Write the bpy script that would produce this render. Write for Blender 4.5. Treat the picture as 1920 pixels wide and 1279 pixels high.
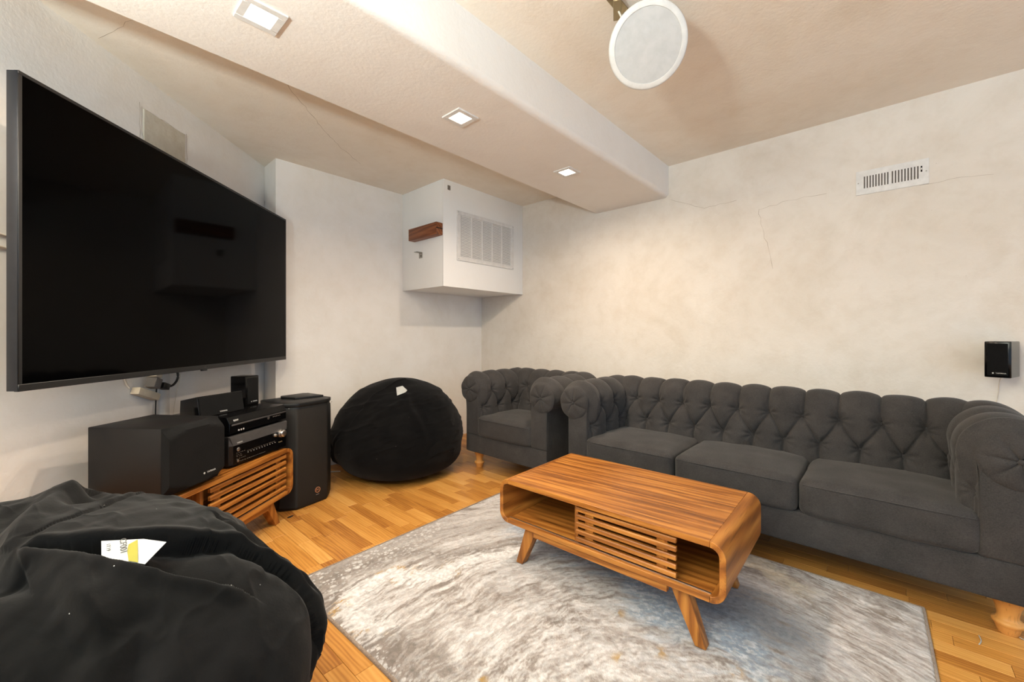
import bpy, bmesh, math, random
import numpy as np
from mathutils import Vector, Matrix, Euler

# ------------------------------------------------------------------ reset
for o in list(bpy.data.objects):
    bpy.data.objects.remove(o, do_unlink=True)
SC = bpy.context.scene
COL = SC.collection
R = math.radians
random.seed(7)

def S(r, g, b):
    """sRGB 0-255 -> linear rgba"""
    def f(c):
        c /= 255.0
        return c / 12.92 if c <= .04045 else ((c + .055) / 1.055) ** 2.4
    return (f(r), f(g), f(b), 1.0)

# ------------------------------------------------------------------ camera, world, lamps, exposure
CAM_H = 1.10
HEAD = R(42.14)
cam = bpy.data.cameras.new('camera')
cam_o = bpy.data.objects.new('camera', cam)
COL.objects.link(cam_o)
cam_o.location = (0, 0, CAM_H)
cam_o.rotation_euler = (R(90), 0, HEAD - R(90))
cam.sensor_width = 36
cam.lens = 774.6 / 1920 * 36
cam.shift_y = -(639.5 - 627.4) / 1920
cam.clip_start = .02
SC.camera = cam_o

wd = bpy.data.worlds.new('world')
SC.world = wd
wd.use_nodes = True
bgn = wd.node_tree.nodes['Background']
bgn.inputs[0].default_value = (.60, .78, 1.0, 1)
bgn.inputs[1].default_value = 1.45

LAMP_COLOR = (1.0, .82, .635)
LAMP_POWER = 14.6
# added fill light aimed at the ceiling behind the camera, no lamp modelled
fl = bpy.data.lights.new('ceiling_fill', 'AREA')
fl.size = .25
fl.energy = 185
fl.color = (.86, 1.0, 1.0)
fl_o = bpy.data.objects.new('ceiling_fill', fl)
COL.objects.link(fl_o)
fl_o.location = (-1.1, .5, 1.55)
fl_o.rotation_euler = (R(180), 0, 0)
SC.view_settings.view_transform = 'Standard'
SC.view_settings.look = 'None'
SC.view_settings.gamma = 1
SC.view_settings.use_curve_mapping = False
SC.view_settings.exposure = 0.0

# ------------------------------------------------------------------ node materials
class NT:
    def __init__(s, name):
        s.m = bpy.data.materials.new(name)
        s.m.use_nodes = True
        s.t = s.m.node_tree
        s.b = s.t.nodes['Principled BSDF']
        s.co = s.t.nodes.new('ShaderNodeTexCoord')
    def n(s, typ, **kw):
        nd = s.t.nodes.new('ShaderNode' + typ)
        for k, v in kw.items():
            if k in nd.inputs.keys():
                nd.inputs[k].default_value = v
            else:
                setattr(nd, k, v)
        return nd
    def l(s, a, b):
        s.t.links.new(a, b)
    def set(s, **kw):
        for k, v in kw.items():
            s.b.inputs[k.replace('_', ' ')].default_value = v
    def ramp(s, fac, stops):
        r = s.n('ValToRGB')
        e = r.color_ramp.elements
        while len(e) < len(stops):
            e.new(.5)
        for el, (p, c) in zip(e, stops):
            el.position = p
            el.color = c
        s.l(fac, r.inputs[0])
        return r.outputs[0]
    def noise(s, vec, scale, detail=4, rough=.55, dist=0.0):
        n = s.n('TexNoise', Scale=scale, Detail=detail, Roughness=rough, Distortion=dist)
        if vec is not None:
            s.l(vec, n.inputs['Vector'])
        return n.outputs[0]
    def mapping(s, scale=(1, 1, 1), loc=None, src=None):
        m = s.n('Mapping')
        m.inputs['Scale'].default_value = scale
        s.l(src if src is not None else s.co.outputs['Object'], m.inputs['Vector'])
        if loc is not None:
            s.l(loc, m.inputs['Location'])
        return m.outputs[0]
    def mix(s, fac, a, b, mode='MIX'):
        m = s.n('Mix')
        m.data_type = 'RGBA'
        m.blend_type = mode
        for i, v in ((0, fac), (6, a), (7, b)):
            if hasattr(v, 'is_linked'):
                s.l(v, m.inputs[i])
            else:
                m.inputs[i].default_value = v
        return m.outputs[2]
    def math(s, op, a, b=0.0):
        m = s.n('Math', operation=op)
        for i, v in ((0, a), (1, b)):
            if hasattr(v, 'is_linked'):
                s.l(v, m.inputs[i])
            else:
                m.inputs[i].default_value = v
        return m.outputs[0]
    def bump(s, h, strength=.2, dist=.01, prev=None):
        b = s.n('Bump', Strength=strength, Distance=dist)
        s.l(h, b.inputs['Height'])
        if prev is not None:
            s.l(prev, b.inputs['Normal'])
        s.l(b.outputs[0], s.b.inputs['Normal'])
        return b.outputs[0]

def plain(name, col, rough=.5, metal=0.0, spec=.5, bump=0.0, bscale=200, **kw):
    t = NT(name)
    t.set(Base_Color=col, Roughness=rough, Metallic=metal, Specular_IOR_Level=spec, **kw)
    nz = t.noise(t.co.outputs['Object'], 30, 3)
    dark = tuple(c * .9 for c in col[:3]) + (1,)
    t.l(t.ramp(nz, [(.35, dark), (.65, col)]), t.b.inputs['Base Color'])
    if bump:
        t.bump(t.noise(t.co.outputs['Object'], bscale, 3), bump, .002)
    return t.m

def plaster(name, light, dirt, amount=.5, scale=1.0, rough=.85):
    t = NT(name)
    co = t.co.outputs['Object']
    n1 = t.noise(co, 1.3 * scale, 6, .62, .6)
    n2 = t.noise(co, 7 * scale, 5, .65, .3)
    n3 = t.noise(co, 60, 3, .6)
    a = t.ramp(n1, [(.42, (0, 0, 0, 1)), (.72, (1, 1, 1, 1))])
    b = t.ramp(n2, [(.45, (0, 0, 0, 1)), (.8, (1, 1, 1, 1))])
    f = t.math('MULTIPLY', t.math('ADD', t.math('MULTIPLY', a, .70), t.math('MULTIPLY', b, .50)), amount)
    c = t.mix(f, light, dirt)
    # tiny pits
    v = t.n('TexVoronoi', Scale=26.0)
    t.l(co, v.inputs['Vector'])
    pit = t.ramp(v.outputs['Distance'], [(.035, (1, 1, 1, 1)), (.06, (0, 0, 0, 1))])
    gate = t.ramp(t.noise(co, 2.2 * scale, 3), [(.52, (0, 0, 0, 1)), (.66, (.45, .45, .45, 1))])
    c = t.mix(t.math('MULTIPLY', pit, gate), c, tuple(x * .45 for x in dirt[:3]) + (1,))
    t.l(c, t.b.inputs['Base Color'])
    t.set(Roughness=rough, Specular_IOR_Level=.25)
    h = t.math('ADD', t.math('MULTIPLY', n2, .7), t.math('MULTIPLY', n3, .25))
    t.bump(h, .32, .012)
    return t.m

def wood(name, axis, dark, mid, light, strips=0.0, strip_axis=None, rough=.42, stretch=16.0, fine=1.0):
    t = NT(name)
    oi = t.n('ObjectInfo')
    off = t.n('CombineXYZ')
    rnd = t.math('MULTIPLY', oi.outputs['Random'], 37.0)
    for i in range(3):
        t.l(rnd, off.inputs[i])
    sc = [stretch, stretch, stretch]
    sc['XYZ'.index(axis)] = 1.1
    vec = t.mapping(tuple(sc), off.outputs[0])
    tone = None
    if strips:
        sep = t.n('SeparateXYZ')
        t.l(t.co.outputs['Object'], sep.inputs[0])
        k = t.math('FLOOR', t.math('DIVIDE', sep.outputs['XYZ'.index(strip_axis)], strips))
        wn = t.n('TexWhiteNoise')
        wn.noise_dimensions = '1D'
        t.l(k, wn.inputs['W'])
        tone = wn.outputs[0]
        add = t.n('VectorMath', operation='ADD')
        cb = t.n('CombineXYZ')
        sh = t.math('MULTIPLY', tone, 19.0)
        for i in range(3):
            t.l(sh, cb.inputs[i])
        t.l(vec, add.inputs[0])
        t.l(cb.outputs[0], add.inputs[1])
        vec = add.outputs[0]
    n = t.noise(vec, 1.5, 6, .66, 1.1)
    # growth-ring lines
    w = t.n('TexWave', Scale=.9, Distortion=6.0, Detail=3.0)
    w.inputs['Detail Scale'].default_value = 1.2
    w.bands_direction = 'DIAGONAL'
    t.l(vec, w.inputs['Vector'])
    f = t.math('ADD', t.math('MULTIPLY', n, .72), t.math('MULTIPLY', w.outputs['Fac'], .28 * fine))
    if tone is not None:
        f = t.math('ADD', f, t.math('MULTIPLY', t.math('SUBTRACT', tone, .5), .10))
    c = t.ramp(f, [(.20, dark), (.47, mid), (.76, light)])
    sc2 = [150, 150, 150]
    sc2['XYZ'.index(axis)] = 4
    pores = t.noise(t.mapping(tuple(sc2), off.outputs[0]), 1.0, 2)
    c = t.mix(t.ramp(pores, [(.30, (.45, .45, .45, 1)), (.42, (0, 0, 0, 1))]), c, tuple(x * .45 for x in dark[:3]) + (1,))
    t.l(c, t.b.inputs['Base Color'])
    t.set(Roughness=rough, Specular_IOR_Level=.35)
    t.bump(pores, .06, .002)
    return t.m

def laminate(name, attr):
    """oak strip; tone per strip from the object's random number, or from a face attribute"""
    t = NT(name)
    if attr:
        a = t.n('Attribute')
        a.attribute_name = 'tone'
        rnd = a.outputs['Fac']
    else:
        rnd = t.n('ObjectInfo').outputs['Random']
    off = t.n('CombineXYZ')
    t.l(t.math('MULTIPLY', rnd, 53.0), off.inputs[0])
    t.l(t.math('MULTIPLY', rnd, 91.0), off.inputs[1])
    vec = t.mapping((20, 2.6, 20), off.outputs[0])
    n = t.noise(vec, 1.0, 5, .6, .9)
    w = t.n('TexWave', Scale=1.1, Distortion=9.0, Detail=2.0)
    w.inputs['Detail Scale'].default_value = .9
    w.bands_direction = 'X'
    t.l(vec, w.inputs['Vector'])
    f = t.math('ADD', t.math('MULTIPLY', n, .58), t.math('MULTIPLY', w.outputs['Fac'], .17))
    wn = t.n('TexWhiteNoise')
    wn.noise_dimensions = '1D'
    t.l(t.math('MULTIPLY', rnd, 17.3), wn.inputs['W'])
    f2 = t.math('ADD', f, t.math('MULTIPLY', t.math('SUBTRACT', wn.outputs[0], .40), .40))
    c = t.ramp(f2, [(.12, S(146, 90, 38)), (.38, S(188, 130, 60)), (.60, S(206, 150, 78)), (.85, S(218, 170, 102))])
    t.l(c, t.b.inputs['Base Color'])
    t.set(Roughness=.34, Specular_IOR_Level=.42)
    t.bump(n, .04, .002)
    return t.m

def fabric(name, c1, c2, scale=420, rough=.95, sheen=.25, tint=(.6, .58, .56, 1), bump=.35):
    t = NT(name)
    co = t.co.outputs['Object']
    n = t.noise(co, 9, 4, .6)
    wv = t.noise(t.mapping((scale, scale * .35, scale)), 1.0, 2)
    wv2 = t.noise(t.mapping((scale * .35, scale, scale * .5)), 1.0, 2)
    f = t.math('ADD', t.math('MULTIPLY', n, .35), t.math('ADD', t.math('MULTIPLY', wv, .35), t.math('MULTIPLY', wv2, .3)))
    t.l(t.ramp(f, [(.36, c1), (.64, c2)]), t.b.inputs['Base Color'])
    t.set(Roughness=rough, Specular_IOR_Level=.15, Sheen_Weight=sheen, Sheen_Roughness=.45, Sheen_Tint=tint)
    t.bump(t.math('ADD', wv, wv2), bump, .0012)
    return t.m

def velvet(name, c1, c2, sheen=.5):
    t = NT(name)
    co = t.co.outputs['Object']
    n = t.noise(co, 5, 6, .65, .8)
    n2 = t.noise(co, 160, 2)
    c = t.ramp(n, [(.35, c1), (.68, c2)])
    v = t.n('TexVoronoi', Scale=34.0, Randomness=1.0)
    t.l(co, v.inputs['Vector'])
    dot = t.ramp(v.outputs['Distance'], [(.030, (1, 1, 1, 1)), (.045, (0, 0, 0, 1))])
    sel = t.n('SeparateColor')
    t.l(v.outputs['Color'], sel.inputs[0])
    gate = t.ramp(sel.outputs[0], [(.80, (0, 0, 0, 1)), (.86, (1, 1, 1, 1))])
    c = t.mix(t.math('MULTIPLY', dot, gate), c, S(190, 188, 184))
    t.l(c, t.b.inputs['Base Color'])
    t.set(Roughness=1.0, Specular_IOR_Level=.08, Sheen_Weight=sheen, Sheen_Roughness=.5, Sheen_Tint=(.55, .53, .52, 1))
    t.bump(t.math('ADD', t.math('MULTIPLY', n, .5), t.math('MULTIPLY', n2, .35)), .25, .006)
    return t.m

def emissive(name, col, strength):
    t = NT(name)
    t.set(Base_Color=(.8, .8, .8, 1), Emission_Color=col, Emission_Strength=strength)
    return t.m

M = {}
M['wall'] = plaster('wall_plaster', S(238, 233, 227), S(218, 208, 194), .55)
M['wall_old'] = plaster('wall_plaster_stained', S(229, 222, 213), S(203, 190, 172), .60, 1.4)
M['ceiling'] = plaster('ceiling_plaster', S(240, 231, 218), S(221, 206, 185), .65, .9)
M['beam'] = plaster('beam_plaster', S(236, 231, 225), S(222, 212, 200), .45, .8)
M['white_board'] = plaster('painted_board', S(242, 241, 239), S(232, 229, 224), .35, .6, .6)
M['crack'] = plain('crack_shadow', S(168, 150, 130), .9)
M['white_metal'] = plain('white_enamel', S(228, 226, 223), .4)
M['white_plastic'] = plain('white_plastic', S(205, 203, 200), .45)
M['cream_plastic'] = plain('cream_plastic', S(214, 198, 172), .5)
M['dark_void'] = plain('dark_void', S(24, 21, 19), .9)
M['duct_grey'] = plain('duct_grey', S(120, 112, 104), .7)
M['steel'] = plain('galvanised_steel', S(170, 166, 158), .4, .8)
M['brass'] = plain('yellowed_steel', S(176, 160, 126), .38, .85)
M['chrome'] = plain('brushed_aluminium', S(196, 192, 188), .28, .95)
M['silver_text'] = plain('silver_print', S(205, 204, 202), .4, .2)
M['rose_gold'] = plain('rose_gold', S(206, 160, 132), .3, .7)
M['floor_base'] = plain('joint_dark', S(96, 58, 28), .8)
M['plank'] = laminate('oak_strip', False)
M['plank_field'] = laminate('oak_strip_field', True)
tk = (S(96, 53, 18), S(156, 95, 38), S(190, 128, 58))
M['teak_y'] = wood('teak_along_length', 'Y', *tk)
M['teak_top'] = wood('teak_top_boards', 'Y', *tk, strips=.047, strip_axis='X', rough=.34)
M['teak_x'] = wood('teak_across', 'X', *tk, stretch=9)
M['teak_z'] = wood('teak_upright', 'Z', *tk)
M['walnut'] = wood('brown_offcut', 'Y', S(92, 50, 28), S(128, 74, 42), S(156, 96, 58))
M['beech'] = wood('pale_turned_wood', 'Z', S(194, 132, 64), S(212, 152, 82), S(222, 166, 98), stretch=3, fine=.3)
M['sofa'] = fabric('charcoal_weave', S(45, 44, 44), S(70, 67, 66), sheen=.18)
M['sofa_dark'] = fabric('charcoal_weave_side', S(32, 31, 32), S(48, 46, 46), sheen=.12)
M['velvet'] = velvet('black_velour', S(7, 7, 8), S(16, 15, 15), .10)
M['suede'] = velvet('black_microsuede', S(10, 10, 10), S(22, 21, 21), .13)
M['black_plastic'] = plain('black_satin_plastic', S(17, 17, 17), .45, 0, .35)
M['black_gloss'] = plain('black_gloss_plastic', S(7, 7, 8), .17, 0, .3)
M['black_vinyl'] = plain('black_vinyl_wrap', S(20, 18, 18), .5, 0, .3)
M['black_cloth'] = fabric('speaker_cloth', S(13, 13, 13), S(24, 23, 23), 700, sheen=.05)
M['grey_metal'] = plain('gunmetal_panel', S(92, 90, 90), .42, .55)
M['tv_metal'] = plain('dark_brushed_metal', S(50, 52, 57), .30, .8)
M['tv_black'] = plain('tv_black_plastic', S(20, 20, 21), .45)
M['led'] = emissive('lamp_diffuser_lit', (1, .9, .74, 1), 14)
M['opal'] = plain('opal_diffuser', S(180, 179, 178), .55)
M['paper'] = plain('paper_label', S(182, 183, 181), .7)
M['olive'] = plain('olive_print', S(138, 130, 34), .7)
M['ink'] = plain('grey_ink', S(70, 68, 66), .8)
M['cable_black'] = plain('black_cable', S(22, 20, 19), .5)
M['cable_white'] = plain('white_cable', S(214, 204, 188), .5)

# tv glass
t = NT('tv_glass')
t.set(Base_Color=(.0006, .0006, .0007, 1), Roughness=.06, Specular_IOR_Level=.055)
t.l(t.ramp(t.noise(t.co.outputs['Object'], 2, 2), [(0, (.055, .055, .055, 1)), (1, (.075, .075, .075, 1))]), t.b.inputs['Roughness'])
M['tv_glass'] = t.m
# perforated grille
t = NT('perforated_grille')
wv = t.n('TexWave', Scale=95.0)
wv.bands_direction = 'Z'
t.l(t.co.outputs['Object'], wv.inputs['Vector'])
t.l(t.ramp(wv.outputs['Fac'], [(.3, S(9, 9, 9)), (.7, S(28, 27, 26))]), t.b.inputs['Base Color'])
t.set(Roughness=.5, Specular_IOR_Level=.35)
t.bump(wv.outputs['Fac'], .5, .002)
M['grille'] = t.m
# rug pile (pattern and painted table shade in a colour attribute, grain on top)
t = NT('rug_pile')
a = t.n('Attribute')
a.attribute_name = 'pattern'
g = t.noise(t.co.outputs['Object'], 330, 3, .7)
g2 = t.noise(t.mapping((60, 26, 60)), 1.0, 4, .7)
mul = t.ramp(t.math('ADD', t.math('MULTIPLY', g, .6), t.math('MULTIPLY', g2, .4)), [(.32, (.72, .72, .72, 1)), (.66, (1.08, 1.08, 1.08, 1))])
t.l(t.mix(1.0, a.outputs['Color'], mul, 'MULTIPLY'), t.b.inputs['Base Color'])
t.set(Roughness=1.0, Specular_IOR_Level=.1, Sheen_Weight=.15)
t.bump(g, .5, .004)
M['rug'] = t.m
M['rug_edge'] = fabric('rug_binding', S(120, 104, 92), S(164, 148, 134), 300)

# ------------------------------------------------------------------ object helpers
def put(name, me, mat, parent=None, smooth=40):
    for p in me.polygons:
        p.use_smooth = True
    if smooth < 180:
        me.set_sharp_from_angle(angle=R(smooth))
    if mat is not None:
        me.materials.clear()
        me.materials.append(mat if not isinstance(mat, str) else M[mat])
    o = bpy.data.objects.new(name, me)
    COL.objects.link(o)
    if parent is not None:
        o.parent = parent
    return o

def from_bm(name, bm, mat, parent=None, smooth=40):
    me = bpy.data.meshes.new(name)
    bm.normal_update()
    bm.to_mesh(me)
    bm.free()
    return put(name, me, mat, parent, smooth)

def from_data(name, v, f, mat, parent=None, smooth=40):
    me = bpy.data.meshes.new(name)
    me.from_pydata([tuple(map(float, p)) for p in v], [], f)
    me.update()
    return put(name, me, mat, parent, smooth)

def add_box(bm, lo, hi, bev=0.0, seg=2, mat4=None):
    lo, hi = Vector(lo), Vector(hi)
    c, s = (lo + hi) / 2, hi - lo
    mtx = Matrix.Translation(c) @ Matrix.Diagonal((*s, 1))
    r = bmesh.ops.create_cube(bm, size=1.0, matrix=mtx)
    vs = r['verts']
    if bev > 0:
        es = list({e for v in vs for e in v.link_edges})
        rr = bmesh.ops.bevel(bm, geom=es, offset=min(bev, min(s) * .49), segments=seg, affect='EDGES', profile=.5)
        vs = list({v for f in rr['faces'] for v in f.verts} | {v for v in vs if v.is_valid})
    if mat4 is not None:
        bmesh.ops.transform(bm, matrix=mat4, verts=[v for v in vs if v.is_valid])

def box(name, lo, hi, mat, parent=None, bev=.002, seg=2, mat4=None):
    bm = bmesh.new()
    add_box(bm, lo, hi, bev, seg, mat4)
    return from_bm(name, bm, mat, parent)

def prism(name, poly, z0, z1, mat, parent=None, bev=0.0, seg=2, axis='Z', smooth=40):
    """extrude a 2-D outline; axis Z: (x,y)->z, axis X: (y,z)->x, axis Y: (x,z)->y"""
    def P(a, b, h):
        return (a, b, h) if axis == 'Z' else ((h, a, b) if axis == 'X' else (a, h, b))
    bm = bmesh.new()
    lo = [bm.verts.new(P(a, b, z0)) for a, b in poly]
    hi = [bm.verts.new(P(a, b, z1)) for a, b in poly]
    n = len(poly)
    bm.faces.new(lo[::-1])
    bm.faces.new(hi)
    for i in range(n):
        bm.faces.new((lo[i], lo[(i + 1) % n], hi[(i + 1) % n], hi[i]))
    bmesh.ops.recalc_face_normals(bm, faces=bm.faces)
    if bev:
        caps = [e for e in bm.edges if all(v in lo for v in e.verts) or all(v in hi for v in e.verts)]
        bmesh.ops.bevel(bm, geom=caps, offset=bev, segments=seg, affect='EDGES', profile=.5)
    return from_bm(name, bm, mat, parent, smooth)

def lathe(name, prof, mat, parent=None, n=40, loc=(0, 0, 0), mat4=None, smooth=50):
    """prof: [(r,z)] around Z"""
    v, f = [], []
    for r, z in prof:
        for k in range(n):
            a = 2 * math.pi * k / n
            v.append((r * math.cos(a), r * math.sin(a), z))
    for i in range(len(prof) - 1):
        for k in range(n):
            k2 = (k + 1) % n
            f.append((i * n + k, i * n + k2, (i + 1) * n + k2, (i + 1) * n + k))
    f.append(tuple(range(n))[::-1])
    f.append(tuple(range((len(prof) - 1) * n, len(prof) * n)))
    v = [Vector(p) + Vector(loc) for p in v] if mat4 is None else [mat4 @ Vector(p) for p in v]
    bm = bmesh.new()
    vv = [bm.verts.new(p) for p in v]
    for q in f:
        try:
            bm.faces.new([vv[i] for i in q])
        except ValueError:
            pass
    bmesh.ops.recalc_face_normals(bm, faces=bm.faces)
    return from_bm(name, bm, mat, parent, smooth)

def tube(name, pts, r, mat, parent=None, n=8, closed=False):
    pts = [Vector(p) for p in pts]
    # smooth by Catmull-Rom
    def cr(p0, p1, p2, p3, t):
        return .5 * ((2 * p1) + (-p0 + p2) * t + (2 * p0 - 5 * p1 + 4 * p2 - p3) * t * t + (-p0 + 3 * p1 - 3 * p2 + p3) * t ** 3)
    if len(pts) > 2:
        q = []
        N = len(pts)
        rng = range(N) if closed else range(N - 1)
        for i in rng:
            p0 = pts[(i - 1) % N] if closed else pts[max(i - 1, 0)]
            p1, p2 = pts[i], pts[(i + 1) % N]
            p3 = pts[(i + 2) % N] if closed else pts[min(i + 2, N - 1)]
            for k in range(8):
                q.append(cr(p0, p1, p2, p3, k / 8))
        if not closed:
            q.append(pts[-1])
        pts = q
    N = len(pts)
    v, f = [], []
    up = Vector((0, 0, 1))
    for i, p in enumerate(pts):
        a = pts[(i - 1) % N] if closed else pts[max(i - 1, 0)]
        b = pts[(i + 1) % N] if closed else pts[min(i + 1, N - 1)]
        d = (b - a).normalized()
        u = d.cross(up)
        if u.length < .05:
            u = d.cross(Vector((1, 0, 0)))
        u.normalize()
        w = d.cross(u)
        for k in range(n):
            an = 2 * math.pi * k / n
            v.append(p + (u * math.cos(an) + w * math.sin(an)) * r)
    for i in range(N if closed else N - 1):
        j = (i + 1) % N
        for k in range(n):
            k2 = (k + 1) % n
            f.append((i * n + k, i * n + k2, j * n + k2, j * n + k))
    if not closed:
        f.append(tuple(range(n))[::-1])
        f.append(tuple(range((N - 1) * n, N * n)))
    return from_data(name, v, f, mat, parent, 180)

def empty(name, loc=(0, 0, 0), rz=0.0, label=None, cat=None, group=None):
    o = bpy.data.objects.new(name, None)
    o.empty_display_size = .1
    COL.objects.link(o)
    o.location = loc
    o.rotation_euler = (0, 0, rz)
    tag(o, label, cat, group)
    return o

def tag(o, label=None, cat=None, group=None, kind=None):
    if label:
        o['label'] = label
    if cat:
        o['category'] = cat
    if group:
        o['group'] = group
    if kind:
        o['kind'] = kind
    return o

def share(o, name=None):
    c = o.copy()
    COL.objects.link(c)
    return c

def text(name, body, size, mat, parent, mtx, thick=.0004, align='CENTER', bold=False):
    cu = bpy.data.curves.new('tmp_text', 'FONT')
    cu.body = body
    cu.size = size
    cu.extrude = thick
    cu.align_x = align
    cu.align_y = 'CENTER'
    if bold:
        cu.offset = size * .02
    tmp = bpy.data.objects.new('tmp_text', cu)
    COL.objects.link(tmp)
    dg = bpy.context.evaluated_depsgraph_get()
    me = bpy.data.meshes.new_from_object(tmp.evaluated_get(dg))
    bpy.data.objects.remove(tmp, do_unlink=True)
    bpy.data.curves.remove(cu)
    me.transform(mtx)
    me.name = name
    return put(name, me, mat, parent, 30)

def face_mtx(origin, right, up):
    r = Vector(right).normalized()
    u = Vector(up).normalized()
    n = r.cross(u)
    m = Matrix((r, u, n)).transposed().to_4x4()
    m.translation = Vector(origin)
    return m

# ---- numpy noise
def _h(i, seed):
    x = (i[..., 0].astype(np.int64) * 374761393 + i[..., 1].astype(np.int64) * 668265263 + i[..., 2].astype(np.int64) * 2147483647 + seed * 1274126177) & 0xffffffff
    x = ((x ^ (x >> 13)) * 1274126177) & 0xffffffff
    x = (x ^ (x >> 16)) & 0xffffffff
    return x / 4294967295.0 * 2 - 1

def vnoise(p, seed=0):
    i = np.floor(p)
    f = p - i
    f = f * f * f * (f * (f * 6 - 15) + 10)
    r = 0
    for dx in (0, 1):
        for dy in (0, 1):
            for dz in (0, 1):
                w = (f[..., 0] if dx else 1 - f[..., 0]) * (f[..., 1] if dy else 1 - f[..., 1]) * (f[..., 2] if dz else 1 - f[..., 2])
                r = r + w * _h(i + np.array([dx, dy, dz]), seed)
    return r

def fbm(p, octv=4, seed=0, gain=.5):
    a, s, r = 1.0, 1.0, 0
    for k in range(octv):
        r = r + a * vnoise(p * s + 13.7 * k, seed + k)
        a *= gain
        s *= 2.03
    return r

def smooth(a, b, x):
    t = np.clip((x - a) / (b - a), 0, 1)
    return t * t * (3 - 2 * t)

def poly_dist(P, line):
    """distance to a polyline in 3-D (or 2-D), plan-view side (+ = left of travel) and parameter 0..1"""
    line = np.array(line, float)
    best = np.full(P.shape[0], 1e9)
    side = np.zeros(P.shape[0])
    par = np.zeros(P.shape[0])
    seg = np.linalg.norm(np.diff(line, axis=0), axis=1)
    acc = np.concatenate([[0], np.cumsum(seg)])
    for k in range(len(line) - 1):
        a, b = line[k], line[k + 1]
        ab = b - a
        t = np.clip(((P - a) @ ab) / (ab @ ab), 0, 1)
        q = a + t[:, None] * ab
        d = np.linalg.norm(P - q, axis=1)
        m = d < best
        best[m] = d[m]
        cr = ab[0] * (P[:, 1] - a[1]) - ab[1] * (P[:, 0] - a[0])
        side[m] = np.sign(cr[m])
        par[m] = ((acc[k] + t * seg[k]) / acc[-1])[m]
    return best, side, par

def grid_faces(nu, nv, cu=False, cv=False):
    f = []
    for i in range(nu if cu else nu - 1):
        for j in range(nv if cv else nv - 1):
            i2, j2 = (i + 1) % nu, (j + 1) % nv
            f.append((i * nv + j, i2 * nv + j, i2 * nv + j2, i * nv + j2))
    return f

# ------------------------------------------------------------------ room shell
XW, YB, ZC = 3.30, 3.46, 2.45
TVD = 2.58            # the diagonal wall stands on  y - x = TVD
XR = 1.13             # short return between diagonal and back wall
def struct(o, label=None):
    tag(o, label, kind='structure')
    return o

struct(box('wall_right', (XW, -2.6, -.05), (XW + .12, YB + .12, ZC + .1), 'wall_old', None, 0))
struct(box('wall_back', (XR, YB, -.05), (XW, YB + .12, ZC + .1), 'wall', None, 0))
yc = XR + TVD
struct(box('wall_return', (XR, YB + .06, -.05), (XR + .10, yc + .1, ZC + .1), 'wall', None, 0))
dv = Vector((-.7071, -.7071, 0))
A = Vector((XR + .03, yc + .03, 0))
B = A + dv * 4.9
nrm = Vector((-.7071, .7071, 0)) * .12
poly = [(A.x, A.y), (B.x, B.y), (B.x + nrm.x, B.y + nrm.y), (A.x + nrm.x, A.y + nrm.y)]
wall_left = struct(prism('wall_left', poly, -.05, ZC + .1, 'wall'))
struct(box('ceiling', (-3.2, -2.6, ZC), (XW + .12, 4.0, ZC + .12), 'ceiling', None, 0))

# ceiling beam with a rounded lower edge on the sofa side and a small chamfer on the other
by0, by1, bz = 1.292, 1.963, 2.20
pr = [(by1, ZC + .01), (by1, bz + .012), (by1 - .012, bz)]
for k in range(9):
    a = R(270 - 90 * k / 8)
    pr.append((by0 + .035 + .035 * math.cos(a), bz + .035 + .035 * math.sin(a)))
pr.append((by0, ZC + .01))
struct(prism('ceiling_beam', pr, -3.2, XW + .01, 'beam', axis='X', smooth=25))

# floor: dark joint base plus single oak strips
floor = struct(box('floor', (-3.2, -2.6, -.12), (XW + .12, 4.0, -.0035), 'floor_base', None, 0))
PW = .0675
def plank_mesh(L):
    g, c = .0005, .0008
    w, l = PW / 2 - g, L / 2 - g
    v = [(-w, -l, -.004), (w, -l, -.004), (w, l, -.004), (-w, l, -.004),
         (-w, -l, -c), (w, -l, -c), (w, l, -c), (-w, l, -c),
         (-w + c, -l + c, 0), (w - c, -l + c, 0), (w - c, l - c, 0), (-w + c, l - c, 0)]
    f = [(8, 9, 10, 11)] + [(i, (i + 1) % 4, 4 + (i + 1) % 4, 4 + i) for i in range(4)] + [(4 + i, 4 + (i + 1) % 4, 8 + (i + 1) % 4, 8 + i) for i in range(4)]
    return v, f
LENS = (.27, .32, .38, .44)
PM = {}
def in_view(x, y):
    fw = x * math.cos(HEAD) + y * math.sin(HEAD)
    rt = x * math.sin(HEAD) - y * math.cos(HEAD)
    if fw < .3:
        return False
    u, w = 960 + 774.6 * rt / fw, 627.4 + 774.6 * CAM_H / fw
    return -90 < u < 2010 and w < 1380
RUG_A = R(1.3)
def under_rug(x, y):
    a = x * math.cos(RUG_A) + y * math.sin(RUG_A)
    b = -x * math.sin(RUG_A) + y * math.cos(RUG_A)
    return .79 < a < 2.32 and -.10 < b < 1.86
rows = []
rg = random.Random(11)
x = -3.2
while x < XW:
    y = -2.6 - rg.random() * .4
    while y < 4.0:
        L = rg.choice(LENS)
        rows.append((x + PW / 2, y + L / 2, L))
        y += L
    x += PW
def cand(x, y, L):
    if y - x > TVD + .1 or x > XW or y > YB + .1:
        return False
    vis = any(in_view(x, yy) and not under_rug(x, yy) for yy in (y - L / 2, y, y + L / 2))
    behind_bag = (x + .01) ** 2 + (y - 1.39) ** 2 < .42 ** 2
    under_couch = x > 2.62
    behind_bag2 = (x - 1.873) ** 2 + (y - 2.95) ** 2 < .38 ** 2
    return vis and not behind_bag and not under_couch and not behind_bag2
near = sorted([r for r in rows if cand(*r)], key=lambda r: math.hypot(r[0], r[1]))
single = set(near[:295])
fv, ff, ft = [], [], []
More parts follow.
